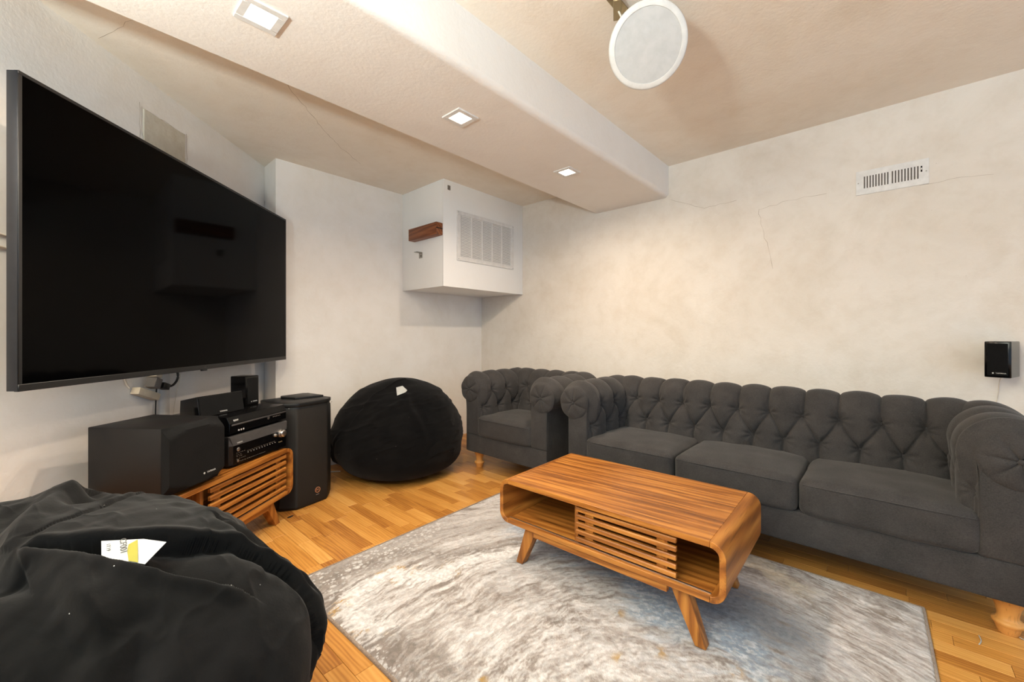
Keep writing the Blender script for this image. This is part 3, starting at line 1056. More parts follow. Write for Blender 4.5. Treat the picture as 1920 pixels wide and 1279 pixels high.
# ------------------------------------------------------------------ chesterfield seating
def chesterfield(name, loc, yi, nseat, label, up_y, lo_y, cat):
    """front plane at local x=0, back towards +x, arms at +-yi (inner faces)"""
    e = empty(name, loc, 0, label, cat)
    RR, ZR = .098, .655
    AMP = .052
    XBK = .43                                   # inner back face at seat base
    def profile(lean):
        pts = []
        z0 = .28
        ztop = ZR + RR * math.sin(lean)
        oc = (ztop - z0) * math.tan(lean) + RR * math.cos(lean) - .012
        n = 100
        for k in range(n):
            z = z0 + (ztop - z0) * k / n
            pts.append(((z - z0) * math.tan(lean) - .012 * (k / n) ** 2, z))
        a0, a1 = math.pi - lean, R(-55)
        n = 92
        for k in range(n + 1):
            a = a0 + (a1 - a0) * k / n
            pts.append((oc + RR * math.cos(a), ZR + RR * math.sin(a)))
        p_end = pts[-1]
        bo = .130 + ((oc - .086))
        n = 36
        for k in range(1, n + 1):
            t = k / n
            z = p_end[1] + (.15 - p_end[1]) * t
            o = bo + (p_end[0] - bo) * math.exp(-t * 14)
            pts.append((o, z))
        P = np.array(pts)
        ds = np.linalg.norm(np.diff(P, axis=0), axis=1)
        u = np.concatenate([[0], np.cumsum(ds)])
        T = np.gradient(P, axis=0)
        T /= np.linalg.norm(T, axis=1)[:, None]
        N = np.stack([-T[:, 1], T[:, 0]], 1)    # outward of padding (towards the sitter / up)
        return P, u, N, oc
    def sheet(lean, s0, s1, ups, los, sp, place, nm, seed, front_fade):
        P, u, N, oc = profile(lean)
        u_at = lambda z: np.interp(z, P[:100, 1], u[:100])
        ul, uu_ = u_at(.515), u_at(.652)
        s = np.arange(s0, s1 + .0001, .0042)
        sg, ug = np.meshgrid(s, u, indexing='ij')
        p = (sg - los) / sp                      # lower buttons at integers
        v = np.clip((ug - ul) / (uu_ - ul), 0, 1)
        wob = .05 * vnoise(np.stack([sg * 9, ug * 9, 0 * ug + seed], -1), seed)
        f1 = np.abs(np.sin(math.pi * (p - v / 2 + wob)))
        f2 = np.abs(np.sin(math.pi * (p + v / 2 + wob)))
        h = np.sqrt(f1 * f2)
        # distance to nearest button
        pl = np.abs(p - np.round(p)) * sp
        pu = np.abs(p - .5 - np.round(p - .5)) * sp
        rl = np.hypot(pl, ug - ul)
        ru = np.hypot(pu, ug - uu_)
        rb = np.minimum(rl, ru)
        dim = 1 - np.exp(-(rb / .030) ** 2)
        fade_roll = 1 - .35 * smooth(uu_ + .10, uu_ + .24, ug)
        puff = .44 * h ** .55 + .20 * h ** .16 + .36 * dim
        # secondary gathers radiating from the buttons
        ang = np.arctan2(ug - np.where(rl < ru, ul, uu_), np.where(rl < ru, p - np.round(p), p - .5 - np.round(p - .5)) * sp)
        gath = np.sin(ang * 7 + seed) * np.exp(-(rb / .045) ** 2) * smooth(.008, .02, rb) * .10
        d = AMP * (puff + gath) + .0035 * fbm(np.stack([sg * 6, ug * 6, 0 * ug + seed], -1), 3, seed)
        fold = np.arcsin(np.clip(np.minimum(f1, f2), 0, 1)) / math.pi * sp
        d = d - .0065 * np.exp(-(fold / .0050) ** 2) * (.55 + .45 * np.exp(-(rb / .06) ** 2))
        end_w = 1 - smooth(uu_ + .30, uu_ + .36, ug)
        seat_w = smooth(.0, .16, ug) * .75 + .25
        w = end_w * seat_w
        if front_fade:
            w = w * (.14 + .86 * smooth(s0, s0 + .06, sg))
        d = d * w * fade_roll
        O = P[None, :, 0] + N[None, :, 0] * d
        Zz = P[None, :, 1] + N[None, :, 1] * d
        V = place(sg, O, Zz)
        o = from_data(nm, V.reshape(-1, 3), grid_faces(len(s), len(u)), 'sofa', e, 180)
        # buttons
        def btn(sv, uv):
            k = int(np.argmin(np.abs(u - uv)))
            dd = AMP * .06
            q = place(np.array([[sv]]), np.array([[P[k, 0] + N[k, 0] * dd]]), np.array([[P[k, 1] + N[k, 1] * dd]]))[0, 0]
            q2 = place(np.array([[sv]]), np.array([[P[k, 0] + N[k, 0]]]), np.array([[P[k, 1] + N[k, 1]]]))[0, 0]
            n_ = Vector(q2 - q).normalized()
            r_ = n_.cross(Vector((0, 0, 1)))
            if r_.length < .1:
                r_ = Vector((1, 0, 0))
            r_.normalize()
            mtx = Matrix((r_, n_.cross(r_), n_)).transposed().to_4x4()
            mtx.translation = Vector(q)
            return lathe('button', [(.0085, -.004), (.0095, 0), (.0075, .0035), (.004, .0055), (.0008, .006)], 'sofa', o, 14, mat4=mtx)
        k0 = math.ceil((s0 - los) / sp)
        k1 = math.floor((s1 - los) / sp)
        for k in range(k0, k1 + 1):
            sv = los + k * sp
            if ups[0] <= sv <= ups[1]:
                btn(sv, ul)
        for k in range(k0 - 1, k1 + 2):
            sv = los + (k + .5) * sp
            if ups[0] - .02 <= sv <= ups[1] + .02:
                btn(sv, uu_)
        return o, oc
    # back
    lean = R(10.5)
    sp = .16
    oc_a = RR - .012
    bkx = XBK
    def place_back(sg, O, Zz):
        return np.stack([bkx + O, sg, Zz], -1)
    _, oc_b = sheet(lean, -(yi + oc_a), yi + oc_a, (-yi + .02, yi - .02), lo_y, sp, place_back, 'backrest', 3, False)
    xr = bkx + oc_b                              # roll centre line of the back
    for s in (1, -1):
        def place_arm(sg, O, Zz, s=s):
            return np.stack([sg, s * (yi + O), Zz], -1)
        a, _ = sheet(0.0, -.006, xr, (.02, XBK + .02), .035, .172, place_arm, 'arm', 11 + s, True)
        # solid core behind the tufting
        box('arm_core', (.004, min(s * (yi + .012), s * (yi + .127)), .15), (xr + .09, max(s * (yi + .012), s * (yi + .127)), .64), 'sofa_dark', e, .006)
        # front scroll with radial pleats
        n, m = 96, 16
        vv, ff_ = [], []
        cy, cz = s * (yi + oc_a), ZR
        rs = np.linspace(0, 1, m)
        for i in range(n):
            th = 2 * math.pi * i / n
            for rr in rs:
                dome = .026 * math.sqrt(max(0, 1 - rr ** 2.6))
                pl = abs(math.sin(th * 3.5 + .4 * s)) ** .45
                dome *= .55 + .45 * (pl if rr > .05 else 0)
                dome -= .012 * math.exp(-(rr / .16) ** 2)
                r_ = (RR + .010) * rr * (1 + .012 * math.sin(th * 7))
                vv.append((-.004 - dome, cy + r_ * math.cos(th), cz + r_ * math.sin(th)))
        ff_ = grid_faces(n, m, True, False)
        sc_ = from_data('arm_scroll', vv, ff_, 'sofa', e, 180)
        lathe('button', [(.0085, -.003), (.0095, 0), (.0075, .0035), (.004, .0055), (.0008, .006)], 'sofa', sc_, 14, mat4=face_mtx((-.020, cy, cz), (0, -1, 0), (0, 0, 1)))
        # plain front panel of the arm, swelling a little
        bm = bmesh.new()
        a0, a1 = sorted((s * (yi - .013), s * (yi + .131)))
        add_box(bm, (-.010, a0, .290), (.07, a1, .625), .012, 3)
        from_bm('arm_front', bm, 'sofa', e)
        # rounded rear corner
        bm = bmesh.new()
        bmesh.ops.create_uvsphere(bm, u_segments=32, v_segments=20, radius=RR + .016, matrix=Matrix.Translation((xr, cy, ZR)))
        from_bm('rear_corner', bm, 'sofa', e, 180)
    # base
    W = yi + .130
    bm = bmesh.new()
    add_box(bm, (-.006, -W, .145), (xr + .085, W, .292), .010, 3)
    from_bm('base', bm, 'sofa', e)
    box('back_core', (bkx + .10, -W, .15), (xr + .088, W, .63), 'sofa_dark', e, .01)
    # seat cushions
    w = 2 * yi / nseat
    for k in range(nseat):
        c = -yi + w * (k + .5)
        hw, hd, hh = w / 2 - .003, (XBK + .07) / 2, .078
        n = 26
        a = np.linspace(-1, 1, n)
        bm = bmesh.new()
        bmesh.ops.create_cube(bm, size=2.0)
        bmesh.ops.subdivide_edges(bm, edges=bm.edges, cuts=21, use_grid_fill=True)
        X = np.array([v.co[:] for v in bm.verts])
        # superellipse rounding
        def rnd(X, rx, ry, rz):
            size = np.array([hd, hw, hh])
            r_ = np.array([.030, .030, .030])
            Y = X * size
            core = np.clip(Y, -(size - r_), size - r_)
            dlt = Y - core
            nn = np.linalg.norm(dlt / r_, axis=1)
            fac = np.where(nn > 1, 1 / np.maximum(nn, 1e-6), 1)
            return core + dlt * fac[:, None]
        Y = rnd(X, 0, 0, 0)
        px, py = X[:, 0], X[:, 1]
        crown = (1 - np.abs(px) ** 3.0) * (1 - np.abs(py) ** 3.4)
        top = X[:, 2] > 0
        Y[:, 2] += np.where(top, crown * .024, 0)
        Y[:, 2] -= np.where(~top, .004 * (1 - py ** 2), 0)
        Y[:, 0] -= .010 * (1 - py ** 4) * smooth(.3, -1, px)
        Y += (.0022 * fbm(Y * 9 + k * 5, 3, 60 + k))[:, None]
        for v, q in zip(bm.verts, Y):
            v.co = (q[0] + hd - .018, q[1] + c, q[2] + .366)
        cu = from_bm('seat_cushion', bm, 'sofa', e, 180)
        # welt along the top front edge
        pts = [(-.0195 + .006 * abs(t_) ** 6 - .009 * (1 - t_ ** 4), c + (hw - .006) * t_, .4235 + .003 * (1 - t_ * t_)) for t_ in np.linspace(-.97, .97, 15)]
        tube('piping', pts, .0022, 'sofa', cu, 6)
    # turned feet
    prof = [(.024, 0), (.029, .008), (.034, .026), (.036, .031), (.0405, .036), (.042, .042), (.0405, .048), (.033, .052), (.029, .058), (.028, .070), (.033, .095), (.043, .122), (.049, .138), (.049, .147)]
    for fx in (.085, xr + .02):
        for fy in (-1, 1):
            lathe('leg', prof, 'beech', e, 36, (fx, fy * (W - .060), 0))
    return e

chesterfield('sofa', (2.272, .578, 0), .842, 3, 'charcoal three-cushion tufted sofa along the wall behind the coffee table', None, 0.0, 'sofa')
chesterfield('armchair', (2.285, 2.153, 0), .285, 1, 'charcoal tufted armchair with one cushion between beanbag and sofa', None, .08, 'armchair')

# ------------------------------------------------------------------ beanbags
Fv = np.array([math.cos(HEAD), math.sin(HEAD), 0])
Rv = np.array([math.sin(HEAD), -math.cos(HEAD), 0])
def bag_grid(c, rx, ry, zm, ht, e, e2, nu, nv, axis_r, axis_f, e_low=None):
    U = np.linspace(0, 2 * np.pi, nu, endpoint=False)
    V = np.linspace(-.46 * np.pi, .5 * np.pi, nv)
    sg = lambda x, p: np.sign(x) * np.abs(x) ** p
    ev = np.where(V < 0, e_low or e, e)
    cv, sv = sg(np.cos(V), 2 / ev), sg(np.sin(V), 2 / ev)
    a = np.outer(sg(np.cos(U), 2 / e2), cv) * rx
    b = np.outer(sg(np.sin(U), 2 / e2), cv) * ry
    z = zm + np.outer(np.ones(nu), np.where(sv > 0, sv * ht, sv * zm))
    P = np.array(c)[None, None, :] + a[..., None] * axis_r + b[..., None] * axis_f
    P[..., 2] = z
    return P
def grid_normals(P):
    du = np.roll(P, -1, 0) - np.roll(P, 1, 0)
    dvv = np.gradient(P, axis=1)
    N = np.cross(du, dvv)
    ln = np.linalg.norm(N, axis=2, keepdims=True)
    N = np.where(ln > 1e-9, N / np.maximum(ln, 1e-9), np.array([0, 0, 1.0]))
    return N

def front_bag():
    c = (Fv * .926 + Rv * -1.04)
    P = bag_grid(c, .586, .415, .321, .395, 1.944, 1.8, 900, 400, Rv, Fv)
    N = grid_normals(P)
    sh = P.shape
    p, n = P.reshape(-1, 3), N.reshape(-1, 3)
    if (n @ np.array([0, 0, 1.0]))[p[:, 2] > .6].mean() < 0:
        n = -n
    F1 = [[-.049, 1.224, .679], [-.017, 1.211, .681], [.026, 1.191, .677], [.07, 1.182, .674], [.126, 1.165, .666], [.177, 1.153, .653], [.241, 1.136, .625], [.281, 1.128, .605], [.342, 1.109, .556], [.389, 1.089, .498], [.416, 1.059, .439], [.417, 1.022, .39]]
    F2 = [[-.049, 1.224, .679], [-.005, 1.198, .678], [.029, 1.173, .668], [.061, 1.143, .657], [.097, 1.112, .641], [.12, 1.096, .632], [.164, 1.065, .61], [.221, 1.038, .581], [.317, .994, .5]]
    F3 = [[-.048, 1.223, .681], [-.026, 1.199, .676], [-.005, 1.176, .669], [.013, 1.142, .653], [.025, 1.102, .632], [.035, 1.069, .607], [.049, 1.044, .589], [.089, 1.013, .568]]
    F4 = [[-.048, 1.223, .681], [-.053, 1.247, .687], [-.046, 1.302, .704], [-.025, 1.367, .714], [.003, 1.458, .711], [.024, 1.479, .705]]
    F6 = [[-.017, 1.264, .697], [.036, 1.292, .705], [.086, 1.352, .707], [.15, 1.44, .69]]
    V1 = [[.089, 1.013, .568], [.108, 1.011, .569], [.1, .983, .538], [.094, .959, .504]]
    S2 = [[-.12, 1.14, .64], [-.065, 1.166, .652], [-.033, 1.184, .665]]
    F8 = [[.261, 1.30, .641], [.261, 1.257, .641], [.271, 1.175, .624], [.281, 1.128, .605]]
    d = .014 * fbm(p * 2.4, 3, 5) + .006 * fbm(p * 7, 3, 15)
    # long soft pulls along the cloth
    q = np.stack([p[:, 0] * 3 + p[:, 1] * 2.0, p[:, 1] * 9 - p[:, 0] * 7, p[:, 2] * 5], 1)
    d += .010 * fbm(q, 3, 25)
    q = np.stack([p[:, 0] * 9 + p[:, 1] * 3.0, p[:, 1] * 5 - p[:, 0] * 3, p[:, 2] * 8], 1)
    d += .005 * (1 - np.abs(fbm(q + 5, 3, 29))) ** 3
    d1, s1, t1 = poly_dist(p, F1)
    d2, s2, t2 = poly_dist(p, F2)
    far1 = smooth(-.005, .007, s1 * d1)
    near1 = 1 - far1
    far2 = smooth(-.006, .006, s2 * d2)
    e1 = smooth(0, .05, t1) * (1 - .3 * smooth(.8, 1, t1))
    d += far1 * (.015 * np.exp(-(d1 / .10) ** 2) + .010 * np.exp(-((d1 - .010) / .014) ** 2)) * e1
    d -= near1 * .016 * np.exp(-(d1 / .024) ** 2) * e1
    pocket = near1 * far2
    pk = smooth(.0, .10, t2) * (1 - smooth(.45, .8, t2))
    d -= pocket * pk * .020
    e2_ = smooth(0, .05, t2) * (1 - smooth(.75, 1, t2))
    d += (1 - far2) * (.012 * np.exp(-((d2 - .008) / .016) ** 2) + .006 * np.exp(-(d2 / .07) ** 2)) * e2_
    d3, s3, t3 = poly_dist(p, F3)
    d += .013 * np.exp(-(d3 / .020) ** 2) * (1 - smooth(.7, 1, t3))
    d -= smooth(.005, -.005, s3 * d3) * .012 * np.exp(-((d3 - .04) / .025) ** 2) * (1 - smooth(.8, 1, t3))
    d4, s4, t4 = poly_dist(p, F4)
    d += .020 * np.exp(-(d4 / .024) ** 2) * smooth(0, .1, t4)
    d -= smooth(-.005, .005, s4 * d4) * .022 * np.exp(-((d4 - .055) / .035) ** 2) * (1 - smooth(.7, 1, t4))
    d -= smooth(.005, -.005, s4 * d4) * .016 * np.exp(-((d4 - .05) / .03) ** 2) * smooth(.5, .9, t4)
    d6, s6, t6 = poly_dist(p, F6)
    d += smooth(-.003, .003, s6 * d6) * .006 * np.exp(-(d6 / .03) ** 2) - .004 * np.exp(-(d6 / .005) ** 2)
    for ln, am, wd2 in ((V1, -.018, .028), (S2, -.006, .006), (F8, .012, .025)):
        dd, _, tt = poly_dist(p, ln)
        d += am * np.exp(-(dd / wd2) ** 2)
    ear = np.linalg.norm(p - np.array([.015, 1.50, .70]), axis=1)
    d += .020 * np.exp(-(ear / .045) ** 2)
    notch = np.linalg.norm(p - np.array([.062, 1.43, .71]), axis=1)
    d -= .014 * np.exp(-(notch / .035) ** 2)
    # folds on the flank facing the rug
    for ln in ([[.30, 1.24, .62], [.36, 1.20, .55], [.41, 1.14, .47], [.43, 1.06, .40], [.42, .98, .32]],
               [[.36, 1.27, .55], [.41, 1.22, .48], [.44, 1.14, .40], [.44, 1.05, .33]]):
        dd, ss, tt = poly_dist(p, ln)
        d += .010 * np.exp(-(dd / .016) ** 2) - smooth(.004, -.004, ss * dd) * .010 * np.exp(-((dd - .03) / .018) ** 2)
    low = smooth(.0, .15, p[:, 2])
    V = p + n * (d * low)[:, None]
    V[:, 2] = np.maximum(V[:, 2], .001)
    root = empty('beanbag', (float(c[0]), float(c[1]), 0), 0, 'large slumped black beanbag with printed white and olive tag, beside the rug corner', 'beanbag', 'black beanbags')
    off = np.array([c[0], c[1], 0])
    f = grid_faces(sh[0], sh[1], True, False)
    f.append(tuple(i * sh[1] for i in range(sh[0]))[::-1])
    o = from_data('cover', V - off, f, 'suede', root, 180)
    # printed tag lying in the pocket
    base = [(.063, 1.180, .672), (.061, 1.143, .659), (.12, 1.096, .633), (.158, 1.130, .648), (.124, 1.153, .663)]
    ctr = np.mean(base, axis=0)
    nn = np.cross(np.array(base[2]) - base[0], np.array(base[4]) - base[0])
    nn /= np.linalg.norm(nn)
    if nn[2] < 0:
        nn = -nn
    ex = np.array(base[2]) - np.array(base[1])
    ex -= nn * (ex @ nn)
    ex /= np.linalg.norm(ex)
    ey = np.cross(nn, ex)
    lift = .012
    O3 = ctr + nn * lift - off
    def P2(b):
        r_ = np.array(b) - ctr
        return r_ @ ex, r_ @ ey
    p2 = [P2(b) for b in base]
    tg = empty('care_tag')
    tg.parent = root
    def flat(nm, pts, h, mat):
        up = [tuple(O3 + ex * a + ey * b + nn * (h + .0015 * math.sin(a * 60))) for a, b in pts]
        dn = [tuple(O3 + ex * a + ey * b + nn * (h - .0006 + .0015 * math.sin(a * 60))) for a, b in pts]
        k = len(pts)
        fs = [tuple(range(k)), tuple(range(k, 2 * k))[::-1]] + [(i, k + i, k + (i + 1) % k, (i + 1) % k) for i in range(k)]
        bm = bmesh.new()
        vs = [bm.verts.new(q) for q in up + dn]
        for q in fs:
            bm.faces.new([vs[i] for i in q])
        bmesh.ops.recalc_face_normals(bm, faces=bm.faces)
        return from_bm(nm, bm, mat, tg, 30)
    flat('paper', p2, 0, 'paper')
    def lerp2(a, b, t):
        return (a[0] + (b[0] - a[0]) * t, a[1] + (b[1] - a[1]) * t)
    tA, tB = lerp2(p2[0], p2[4], .66), lerp2(p2[0], p2[4], .86)
    bA, bB = lerp2(p2[1], p2[2], .62), lerp2(p2[1], p2[2], .84)
    midA, midB = lerp2(lerp2(tA, bA, .55), p2[0], .06), lerp2(tB, bB, .5)
    flat('olive_band', [tA, midA, bA, bB, midB, tB], .0008, 'olive')
    def at(fx, fy):
        q = lerp2(p2[0], p2[4], fx)
        return (q[0] + (p2[1][0] - p2[0][0]) * fy, q[1] + (p2[1][1] - p2[0][1]) * fy)
    dn = ex * (p2[1][0] - p2[0][0]) + ey * (p2[1][1] - p2[0][1])
    dn /= np.linalg.norm(dn)
    rt = np.cross(nn, -dn) * -1
    for body, fx, fy, sz in (('CF001', .50, .46, .0145), ('17.19', .16, .50, .0085)):
        q = at(fx, fy)
        text('print', body, sz, 'ink', tg, face_mtx(O3 + ex * q[0] + ey * q[1] + nn * .0032, dn, rt if np.cross(dn, rt) @ nn > 0 else -rt))
front_bag()

def back_bag():
    c = np.array([1.873, 2.915, 0])
    ar, af = Rv, Fv
    P = bag_grid(c, .497, .497, .27, .475, 1.95, 2.0, 640, 300, ar, af, 3.0)
    N = grid_normals(P)
    sh = P.shape
    p, n = P.reshape(-1, 3), N.reshape(-1, 3)
    if n[p[:, 2] > .7][:, 2].mean() < 0:
        n = -n
    a, b = (p - c) @ ar, (p - c) @ af
    d = .026 * fbm(p * 2.2, 2, 105) + .004 * fbm(p * 7, 2, 115)
    # gathered creases, mostly lying across
    q = np.stack([a * 3.0 + b, b * 3, p[:, 2] * 13 - a * 4], 1)
    cr = fbm(q, 3, 131, .45)
    d += .009 * (1 - np.abs(cr)) ** 2 * smooth(.10, .25, p[:, 2]) * (1 - smooth(.60, .72, p[:, 2]))
    # long seam from the crown sweeping down the left
    def S3(al, z, bb=-.3):
        return list(c + ar * al + af * bb + np.array([0, 0, z]))
    seam = [S3(.05, .74, -.06), S3(-.06, .70, -.22), S3(-.20, .60, -.34), S3(-.32, .46, -.37), S3(-.41, .26, -.30), S3(-.42, .08, -.22)]
    ds_, ss_, ts_ = poly_dist(p, seam)
    d += .010 * np.exp(-(ds_ / .012) ** 2) + smooth(-.005, .005, ss_ * ds_) * .012 * np.exp(-(ds_ / .06) ** 2)
    fold = [S3(.10, .62, -.34), S3(.0, .56, -.42), S3(-.12, .50, -.45)]
    df_, _, _ = poly_dist(p, fold)
    d += .016 * np.exp(-(df_ / .022) ** 2)
    fold = [S3(.12, .66, -.28), S3(.16, .58, -.36), S3(.22, .50, -.38), S3(.27, .36, -.38)]
    df_, _, _ = poly_dist(p, fold)
    d += .014 * np.exp(-(df_ / .030) ** 2)
    low = smooth(0, .12, p[:, 2])
    V = p + n * (d * low)[:, None]
    V[:, 2] = np.maximum(V[:, 2], .001)
    V[:, 1] = np.minimum(V[:, 1], YB - .004)
    root = empty('beanbag', tuple(c), 0, 'round black velour beanbag with blank white tag, between floor speaker and armchair', 'beanbag', 'black beanbags')
    f = grid_faces(sh[0], sh[1], True, False)
    f.append(tuple(i * sh[1] for i in range(sh[0]))[::-1])
    from_data('cover', V - c, f, 'velvet', root, 180)
    # blank white tag resting on the crown
    W3 = V.reshape(sh)
    cen = np.array([1.74, 2.70, .70])
    tri = []
    pts2 = [(-.045, .030), (.000, .040), (.045, .010), (.040, -.018), (-.015, -.040)]
    top_v, bot_v = [], []
    for i, (u_, v_) in enumerate(pts2):
        q3 = cen + ar * u_ + af * v_ * 1.2
        k = np.argmin(np.hypot(V[:, 0] - q3[0], V[:, 1] - q3[1]) + (V[:, 2] < .4) * 9)
        zz = V[k, 2]
        top_v.append((q3[0] - c[0], q3[1] - c[1], zz + .010 + (.006 if i == 1 else 0)))
        bot_v.append((q3[0] - c[0], q3[1] - c[1], zz + .008))
    k = len(pts2)
    from_data('care_tag', top_v + bot_v, [tuple(range(k))[::-1], tuple(range(k, 2 * k))] + [(i, (i + 1) % k, k + (i + 1) % k, k + i) for i in range(k)], 'paper', root, 30)
back_bag()

# ------------------------------------------------------------------ television on the diagonal wall
def tv():
    W, H = 1.757, 1.050
    ctr = Vector((.539, 2.717, .913))
    e = empty('television', ctr, R(45), 'huge black flat television on the diagonal wall above the media stand', 'television')
    hw = W / 2
    box('rear_cover', (-hw + .01, .012, .008), (hw - .01, .036, H - .008), 'tv_black', e, .006)
    box('electronics_box', (-.55, .036, .06), (.55, .060, .62), 'tv_black', e, .012)
    bm = bmesh.new()
    b = .012
    for lo, hi in (((-hw, -.002, 0), (hw, .014, b + .012)), ((-hw, -.002, H - b), (hw, .014, H)), ((-hw, -.002, b + .012), (-hw + b, .014, H - b)), ((hw - b, -.002, b + .012), (hw, .014, H - b))):
        add_box(bm, lo, hi, .0015, 1)
    from_bm('bezel', bm, 'tv_black', e)
    box('side_trim', (-hw - .0015, .000, .002), (-hw + .003, .034, H - .002), 'tv_metal', e, .0006)
    box('side_trim', (hw - .001, .000, .002), (hw + .0015, .020, H - .002), 'tv_metal', e, .0006)
    box('screen', (-hw + b - .001, -.0005, b + .011), (hw - b + .001, .012, H - b + .001), 'tv_glass', e, 0)
    box('sensor_tab', (-.02, -.001, -.008), (.02, .010, .001), 'tv_black', e, .002)
    text('maker_mark', 'LG', .014, 'grey_metal', e, face_mtx((0, -.0026, .012), (1, 0, 0), (0, 0, 1)))
    box('wall_plate', (-.30, .262, .25), (.30, .2835, .75), 'black_plastic', e, .003)
    box('mount_arm', (-.26, .06, .30), (-.20, .265, .70), 'black_plastic', e, .004)
    box('mount_arm', (.20, .06, .30), (.26, .265, .70), 'black_plastic', e, .004)
tv()

# power adapters and cords below the screen (all on the diagonal wall)
def wl(u, z, off=0.0):
    """point on the diagonal wall: u metres along it from the wall patch centre"""
    return Vector(on_left(u, z, off))
o1 = wl(-.155, .80, .03)
ps = empty('power_strip', o1, R(45), 'white power block with grey adapter on the wall under the television', 'power strip')
def rbox(nm, lo, hi, mat, ang, at, par):
    bm = bmesh.new()
    add_box(bm, lo, hi, .003, 2, Matrix.Translation(at) @ Matrix.Rotation(R(ang), 4, 'Y'))
    return from_bm(nm, bm, mat, par)
rbox('strip_body', (-.07, -.015, -.018), (.07, .028, .018), 'cream_plastic', 22, (0, 0, -.01), ps)
rbox('adapter', (-.022, -.04, -.026), (.022, .01, .026), 'duct_grey', 22, (.01, -.01, .045), ps)
rbox('plug', (-.02, -.035, -.02), (.02, .008, .022), 'cream_plastic', 22, (.032, -.005, .092), ps)
rbox('black_plug', (-.022, -.035, -.016), (.022, .005, .016), 'cable_black', 22, (.068, -.015, .022), ps)
tag(tube('power_cable', [wl(-.062, .815, .05), wl(-.02, .82, .06), wl(.015, .86, .06), wl(.0, .93, .06), wl(-.04, .99, .08), wl(-.05, 1.05, .12)], .006, 'cable_black'), 'thick black power cord looping up from the adapter behind the television', 'cord')
tag(tube('signal_cable', [wl(-.060, 1.02, .07), wl(-.073, .92, .03), wl(-.076, .75, .012), wl(-.078, .45, .010)], .0032, 'cable_black'), 'thin black cable hanging straight down the wall beside the raceway', 'cord')
tag(tube('extension_lead', [wl(-.25, 1.00, .06), wl(-.285, .92, .03), wl(-.262, .86, .014), wl(-.245, .83, .018)], .0045, 'cable_white'), 'white lead curving down from the television to the power block', 'cord')
tag(tube('speaker_wire', [wl(.11, 1.0, .03), wl(.095, .84, .012), wl(.06, .72, .012), wl(.03, .55, .012)], .0016, 'cable_white'), 'fine pale wire slanting down the wall right of the raceway', 'cord')
tag(tube('wall_cable', [wl(-.95, 1.50, .006), wl(-.80, 1.475, .005), wl(-.62, 1.46, .005), wl(-.40, 1.44, .005)], .004, 'cable_white'), 'pale cord running level along the wall behind the television edge', 'cord')
tag(tube('wall_cable', [wl(-.95, 1.30, .006), wl(-.85, 1.40, .006), wl(-.76, 1.425, .006), wl(-.55, 1.36, .006), wl(-.40, 1.30, .006)], .004, 'cable_white'), 'lower pale cord drooping behind the television edge', 'cord')

# ------------------------------------------------------------------ equipment on the media stand
def on_stand(s, dpt, z=STAND_Z):
    """s metres leftward from the stand's right end, dpt metres back from its front"""
    return end - d37 * s + m37 * dpt + Vector((0, 0, z))
RX = R(37)

# subwoofer: local x along the front (to the right), y to the back
sw = empty('subwoofer', on_stand(.688, .012), RX + R(-1), 'black cube subwoofer on the left part of the media stand', 'speaker')
w, dp, h = .140, .345, .292
box('cabinet', (-w, .010, .010), (w, dp, h), 'black_vinyl', sw, .003)
# baffle: bowed panel, bulging in the middle and swept back at top and bottom
nu, nv = 24, 30
vv = []
for i in range(nu):
    for j in range(nv):
        a, b = -1 + 2 * i / (nu - 1), -1 + 2 * j / (nv - 1)
        edge = .034 * smooth(.62 + .26 * (1 - a * a), 1.0, abs(b))
        vv.append((a * (w - .001), -.026 + edge, .010 + (b + 1) / 2 * (h - .010)))
fs = grid_faces(nu, nv)
bkv = len(vv)
ring = [i * nv for i in range(nu)] + [(nu - 1) * nv + j for j in range(1, nv)] + [i * nv + nv - 1 for i in range(nu - 2, -1, -1)] + [j for j in range(nv - 2, 0, -1)]
vv += [(vv[i][0], .0102, vv[i][2]) for i in ring]
for k in range(len(ring)):
    k2 = (k + 1) % len(ring)
    fs.append((ring[k], bkv + k, bkv + k2, ring[k2]))
from_data('front_baffle', vv, fs, 'black_cloth', sw, 35)
for sx in (-1, 1):
    for yy in (.07, .31):
        lathe('foot', [(.014, 0), (.014, .010)], 'black_plastic', sw, 16, (sx * .11, yy, 0))
text('maker_name', 'YAMAHA', .0115, 'silver_text', sw, face_mtx((.065, -.0265, .060), (1, 0, 0), (0, 0, 1)))
lathe('maker_emblem', [(.0045, 0), (.0045, .0006), (.001, .0007)], 'silver_text', sw, 20, mat4=face_mtx((.028, -.0262, .060), (1, 0, 0), (0, 0, 1)))

# receiver
RC = RX + R(-4)
rcv = empty('av_receiver', on_stand(.226, .035), RC, 'black home theatre receiver with grey top strip and silver knob on the media stand', 'receiver')
w, h, dp = .208, .160, .34
box('chassis', (-w, .012, .012), (w, dp, h), 'black_plastic', rcv, .003)
prism('fascia', [(-w, .016), (-w + .018, .0), (w - .018, .0), (w, .016)], .014, .112, 'black_gloss', rcv, .001, 1)
bm = bmesh.new()
vs = [(-w, .016, h + .001), (w, .016, h + .001), (w - .004, .004, h - .004), (-w + .004, .004, h - .004), (w - .016, -.002, .112), (-w + .016, -.002, .112), (w, .016, .112), (-w, .016, .112)]
bv = [bm.verts.new(q) for q in vs]
for q in ((0, 1, 2, 3), (3, 2, 4, 5), (5, 4, 6, 7), (7, 6, 1, 0), (0, 3, 5, 7), (1, 6, 4, 2)):
    bm.faces.new([bv[i] for i in q])
bmesh.ops.recalc_face_normals(bm, faces=bm.faces)
from_bm('top_strip', bm, 'grey_metal', rcv, 20)
